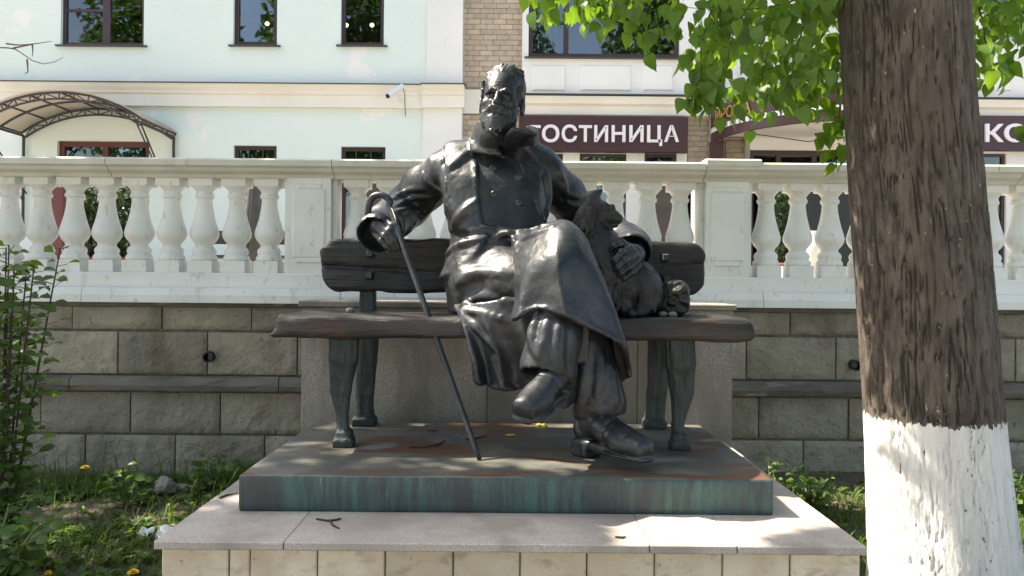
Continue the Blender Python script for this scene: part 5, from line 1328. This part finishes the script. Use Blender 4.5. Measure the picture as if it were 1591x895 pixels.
densR = lambda X, Y: np.where(inbase(X, Y), 0, np.clip(.30+1.1*patch(X, Y, 1.7, 8)+.75*np.exp(-((Y-3.55)/.40)**2)-.5*np.clip((Y-4.1)/.2, 0, 1), .03, 1))
P1 = blades(34000, (-3.6, -.8), (1.7, 4.38), .03, .11, .0022, densL); P2 = blades(30000, (.8, 3.6), (1.7, 4.38), .03, .10, .0024, densR)
tall = blades(700, (-3.0, -1.2), (3.5, 4.36), .14, .34, .0025, densL); tuft = blades(420, (-1.52, -1.34), (4.05, 4.28), .14, .24, .0022, lambda X, Y: 0*X+1)
V, Q, n0 = [], [], 0
for v_, q_ in (P1, P2, tall, tuft): V.append(v_); Q.append(q_+n0); n0 += len(v_)
tag(link('grass', mesh_np('grass', np.vstack(V), np.vstack(Q)), MT['grass'], None, True), 'short uneven grass growing in the bed around the pedestal', 'grass', kind='stuff')
# low broad-leaved weeds
def weed_leaf():
    o = [(0, 0), (.16, .2), (.30, .5), (.24, .8), (0, 1.0)]; V = [(0, y, .22*math.sin(y*2.6)) for x, y in o]; Fs = []
    for s_ in (1, -1): V += [(s_*x, y, .22*math.sin(y*2.6)+.05) for x, y in o[1:-1]]
    for b0, fl in ((5, 0), (8, 1)):
        for i in range(4):
            f_ = [q for q in (i, b0+i-1 if i > 0 else None, b0+i if i < 3 else None, i+1) if q is not None]; Fs.append(tuple(f_ if not fl else f_[::-1]))
    me = bpy.data.meshes.new('leaf'); me.from_pydata(V, [], Fs); me.materials.append(MT['bush_leaf']); return me
WL = weed_leaf(); rw = random.Random(17)
def fan(p, tipdir, size, jit=.25):
    tip = Vector(tipdir).normalized(); nrm = Vector((rw.gauss(0, jit), rw.gauss(0, jit)-.6*(jit > .3), 1)); nrm = (nrm-tip*nrm.dot(tip)).normalized(); x = tip.cross(nrm)
    M = Matrix.Identity(4)
    for i, c_ in enumerate((x, tip, nrm)): M.col[i][:3] = c_*size
    M.translation = p; return M
wl = []
def rosette(x, y, n, size, up=.35):
    z = hz(x, y)
    for k in range(n):
        a_ = 2*math.pi*k/n+rw.uniform(-.3, .3); wl.append((fan(Vector((x, y, z+.005)), (math.cos(a_), math.sin(a_), up+rw.uniform(-.2, .5)), size*rw.uniform(.6, 1.2)), 0))
cnt = 0
while cnt < 1700:
    x, y = rw.uniform(-3.2, -.85), rw.uniform(1.8, 4.35)
    if inbase(np.array(x), np.array(y)) or densL(np.array(x), np.array(y)) < rw.random()*.8: continue
    rosette(x, y, rw.randint(4, 8), rw.uniform(.02, .055)); cnt += 1
cnt = 0
while cnt < 420:
    x, y = rw.uniform(.95, 3.4), rw.uniform(1.9, 4.3)
    if inbase(np.array(x), np.array(y)) or densR(np.array(x), np.array(y)) < rw.random()*.9: continue
    rosette(x, y, rw.randint(4, 7), rw.uniform(.02, .05)); cnt += 1
weeds = leaf_stuff('weeds', wl, MT['bush_leaf'], None, [WL]); tag(weeds, 'low broad-leaved weeds spread through the grass of the bed', 'weeds', kind='stuff')
lt = []
for _ in range(2600):
    x, y = (rw.uniform(-3.3, -.9), rw.uniform(1.8, 4.38)) if rw.random() < .6 else (rw.uniform(.9, 3.4), rw.uniform(1.9, 4.38))
    if inbase(np.array(x), np.array(y)): continue
    a_ = rw.uniform(0, 6.28); lt.append((fan(Vector((x, y, hz(x, y)+.006)), (math.cos(a_), math.sin(a_), rw.uniform(-.1, .3)), rw.uniform(.012, .035), .5), 0))
tag(leaf_stuff('leaf_litter', lt, MT['litter'], None, [WL]), 'brown dead leaf bits scattered over the soil of the bed', 'litter', kind='stuff')
# leafy shrubs and weeds one can tell apart
def shrub(name, x, y, stems, h, lsize, lb, cat, grp=None, lean=(0, 0), spread=.3, lpern=16, m_='bush_leaf', arch=.3, bare=0.0):
    z = hz(x, y); e = empty(name, (x, y, z), lb, cat, grp); L = []; m = MB()
    for s_ in range(stems):
        a_ = rw.uniform(0, 6.28); d = Vector((math.cos(a_)*spread*rw.random()+lean[0], math.sin(a_)*spread*rw.random()+lean[1], 1)); hh = h*rw.uniform(.6, 1.05)
        W = [Vector((x, y, z-.01))+d*hh*t+Vector((0, 0, -arch*hh*t*t*.4)) for t in np.linspace(0, 1, 8)]; m.tube(W, [.0055*(1-.7*i/7)+.001 for i in range(8)], 5)
        for k in range(lpern):
            t = bare+(1-bare)*(k+.7)/lpern; i = min(int(t*7), 6); q = W[i].lerp(W[i+1], t*7-i); a2 = k*2.4+rw.random()
            td = Vector((math.cos(a2), math.sin(a2), rw.uniform(-.1, .5))); st_ = q+td*lsize*rw.uniform(.2, 1.1)
            L.append((fan(st_, td+Vector((0, 0, -.25)), lsize*rw.uniform(.7, 1.25), .8), 0)); m.tube([q, st_], .0012, 4)
    m.build('stem', MT['stem_green'] if h < .5 else MT['twig'], e); leaf_stuff('foliage', L, MT[m_], e, [WL]); return e
p = at(-5, 640, 3.05); shrub('rose_bush', p.x+.02, 3.05, 11, 1.72, .056, 'tall thin leafy bush at the left edge before the balustrade', 'bush', lean=(.03, 0), spread=.17, lpern=60, arch=.12, bare=.15)
p = at(20, 840, 2.75); shrub('leafy_shrub', p.x-.10, 2.75, 26, .46, .060, 'dense low green shrub in the lower left corner', 'shrub', spread=.55, lpern=14, arch=.6)
p = at(190, 800, 3.8); shrub('weed_plant', p.x, 3.85, 6, .26, .055, 'leafy green weed below the left dandelion', 'weed', spread=.5, lpern=9)
p = at(330, 760, 4.15); shrub('weed_plant', p.x, 4.15, 8, .20, .070, 'dark broad-leaved weed against the wall left of the pedestal', 'weed', spread=.7, lpern=7)
p = at(1262, 760, 3.75); shrub('weed_plant', p.x, 3.75, 8, .22, .050, 'bright sunlit weed clump between the pedestal and the tree', 'weed', spread=.6, lpern=10)
p = at(1200, 760, 3.95); shrub('weed_plant', p.x, 3.98, 3, .20, .040, 'small sunlit weed sprig close behind the pedestal corner', 'weed', spread=.3, lpern=7)
p = at(1572, 760, 3.75); shrub('weed_plant', p.x, 3.75, 9, .24, .05, 'sunlit weed clump right of the tree trunk', 'weed', spread=.6, lpern=10)
# dandelions
for (px, py, D, lb) in ((132, 727, 3.95, 'yellow dandelion on a tall stem against the wall at left'), (207, 890, 2.95, 'yellow dandelion low in the grass at the bottom edge'), (75, 892, 2.92, 'tiny yellow flower at the bottom left beside the shrub')):
    t = at(px, py, D); x, y = t.x, t.y; z = hz(x, y); e = empty('dandelion', (x, y, z), lb, 'flower', 'dandelions in the grass'); k = .6 if px == 75 else 1
    MB().tube([(x+.02, y, z), (x+.01, y, (z+t.z)/2), (x, y, t.z)], .0025, 6).build('stem', MT['stem_green'], e); m = MB(); V = []; Fs = []; n = 26
    for ring, (r_, hgt) in enumerate(((.022, 0), (.016, .006), (.009, .010))):
        for i in range(n):
            a_ = 2*math.pi*(i+.5*ring)/n; r2 = r_*k; b = len(V); c_, s_ = math.cos(a_), math.sin(a_); wv = .0032
            V += [(x-s_*wv*.4, y+c_*wv*.4, t.z+hgt*.4), (x+s_*wv*.4, y-c_*wv*.4, t.z+hgt*.4), (x+c_*r2+s_*wv, y+s_*r2-c_*wv, t.z+hgt+.003), (x+c_*r2-s_*wv, y+s_*r2+c_*wv, t.z+hgt+.003)]; Fs.append((b, b+1, b+2, b+3))
    m.add(V, Fs).build('flower_head', MT['dandelion'], e)
# stones, paper, twigs, pebbles
def rock(name, c, r, lb, cat, seed, m_='stone', grp=None, amp=.75):
    f = Field(np.array(c)-np.max(r)*1.6, np.array(c)+np.max(r)*1.6, np.max(r)/9); f.ell(c, r, 0); f.disp(lambda X, Y, Z: -np.min(r)*amp*fbm((X+seed)*1.9/np.max(r), Y*1.9/np.max(r), Z*1.9/np.max(r), 4), 9)
    o = f.build(name, MT[m_]); tag(o, lb, cat, grp)
def gp(px, D): 
    x = at(px, 800, D).x; return x, D, hz(x, D)
x, y, z = gp(257, 4.05); rock('stone', (x, y, z+.045), (.055, .04, .042), 'pale rough stone in the grass against the wall', 'stone', 1)
x, y, z = gp(282, 4.15); rock('stone', (x, y, z+.012), (.07, .04, .022), 'flat grey stone beside the rough pale stone', 'stone', 5)
x, y, z = gp(290, 3.62); rock('stone', (x, y, z+.012), (.045, .035, .022), 'small grey stone behind the crumpled paper', 'stone', 9)
def paper(px, D, w_, h_, lb, seed):
    x, y, z = gp(px, D); n = 9; r = random.Random(seed); V = []; Fs = []
    for i in range(n+1):
        for j in range(n+1): u, v_ = i/n-.5, j/n-.5; V.append((x+u*w_+r.uniform(-.004, .004), y+v_*w_*.6, z+.012+h_*(.5+.5*float(vnoise(np.array(u*4+seed), np.array(v_*4.), np.array(1.5))))+.02*v_))
    for i in range(n):
        for j in range(n): a_ = i*(n+1)+j; Fs.append((a_, a_+n+1, a_+n+2, a_+1))
    o = MB().add(V, Fs).build('crumpled_paper', MT['paper']); tag(o, lb, 'paper', 'paper litter in the grass')
paper(262, 3.42, .10, .060, 'larger crumpled white paper scrap beside the pedestal corner', 2); paper(228, 3.45, .06, .045, 'smaller crumpled white paper scrap left of the larger one', 6)
def ground_twig(P, zb_, lb):
    W = []
    for px, py in P:
        D = F_PX*(CZ-zb_)/max(1, (py-VY-(px-VX)*SR)); q = at(px, py, D); q.z = zb_+.004; W.append(q)
    o = MB().tube(W, [.003]+[.0035]*(len(W)-2)+[.002], 5).build('fallen_twig', MT['twig']); tag(o, lb, 'twig', 'fallen twigs')
ground_twig([(636, 696), (660, 696), (680, 692), (692, 686)], PZ, 'fallen twig on the plinth behind the cane, longest of the twigs')
ground_twig([(724, 684), (742, 682), (756, 678)], PZ, 'short fallen twig on the plinth just right of the cane'); ground_twig([(664, 670), (672, 671), (680, 670)], PZ, 'tiny twig fragment near the plinth back edge')
ground_twig([(492, 808), (510, 811), (524, 809), (530, 807)], GB, 'bent twig on the granite slab at front left'); ground_twig([(512, 810), (517, 818), (527, 823)], GB, 'short crossing twig under the bent twig on the granite')
ground_twig([(956, 836), (966, 837), (973, 836)], GB, 'dark twig crumb on the granite slab at front right'); ground_twig([(341, 775), (352, 771), (370, 768)], GB, 'twig on the granite slab touching the plinth left corner')
for i, (px, py) in enumerate(((824, 659), (838, 662), (846, 663), (793, 678))):
    D = F_PX*(CZ-PZ)/(py-VY); c = at(px, py, D); rock('fallen_bud', (c.x, c.y, PZ+.006), (.012, .011, .008) if i != 3 else (.018, .014, .004), ['yellow bud on the plinth back edge below the raised boot, leftmost', 'yellow bud in the middle of the row on the plinth edge', 'yellow bud rightmost on the plinth back edge', 'single flat yellow leaf lying on the plinth right of the cane'][i], 'bud', i, 'fallen', 'yellow buds on the plinth')
for i, (px, py, D) in enumerate(((1030, 489, 3.0), (1045, 491, 2.95), (544, 486, 3.1))):
    c = at(px, py, D); rock('pebble', (c.x, c.y, SEAT+.012), (.018, .016, .012), ['small grey pebble on the seat below the dog tail', 'rounder pale pebble on the seat, right of the other by the dog', 'pale pebble on the left part of the bench seat'][i], 'pebble', i+20, 'stone', 'pebbles on the seat', .2)
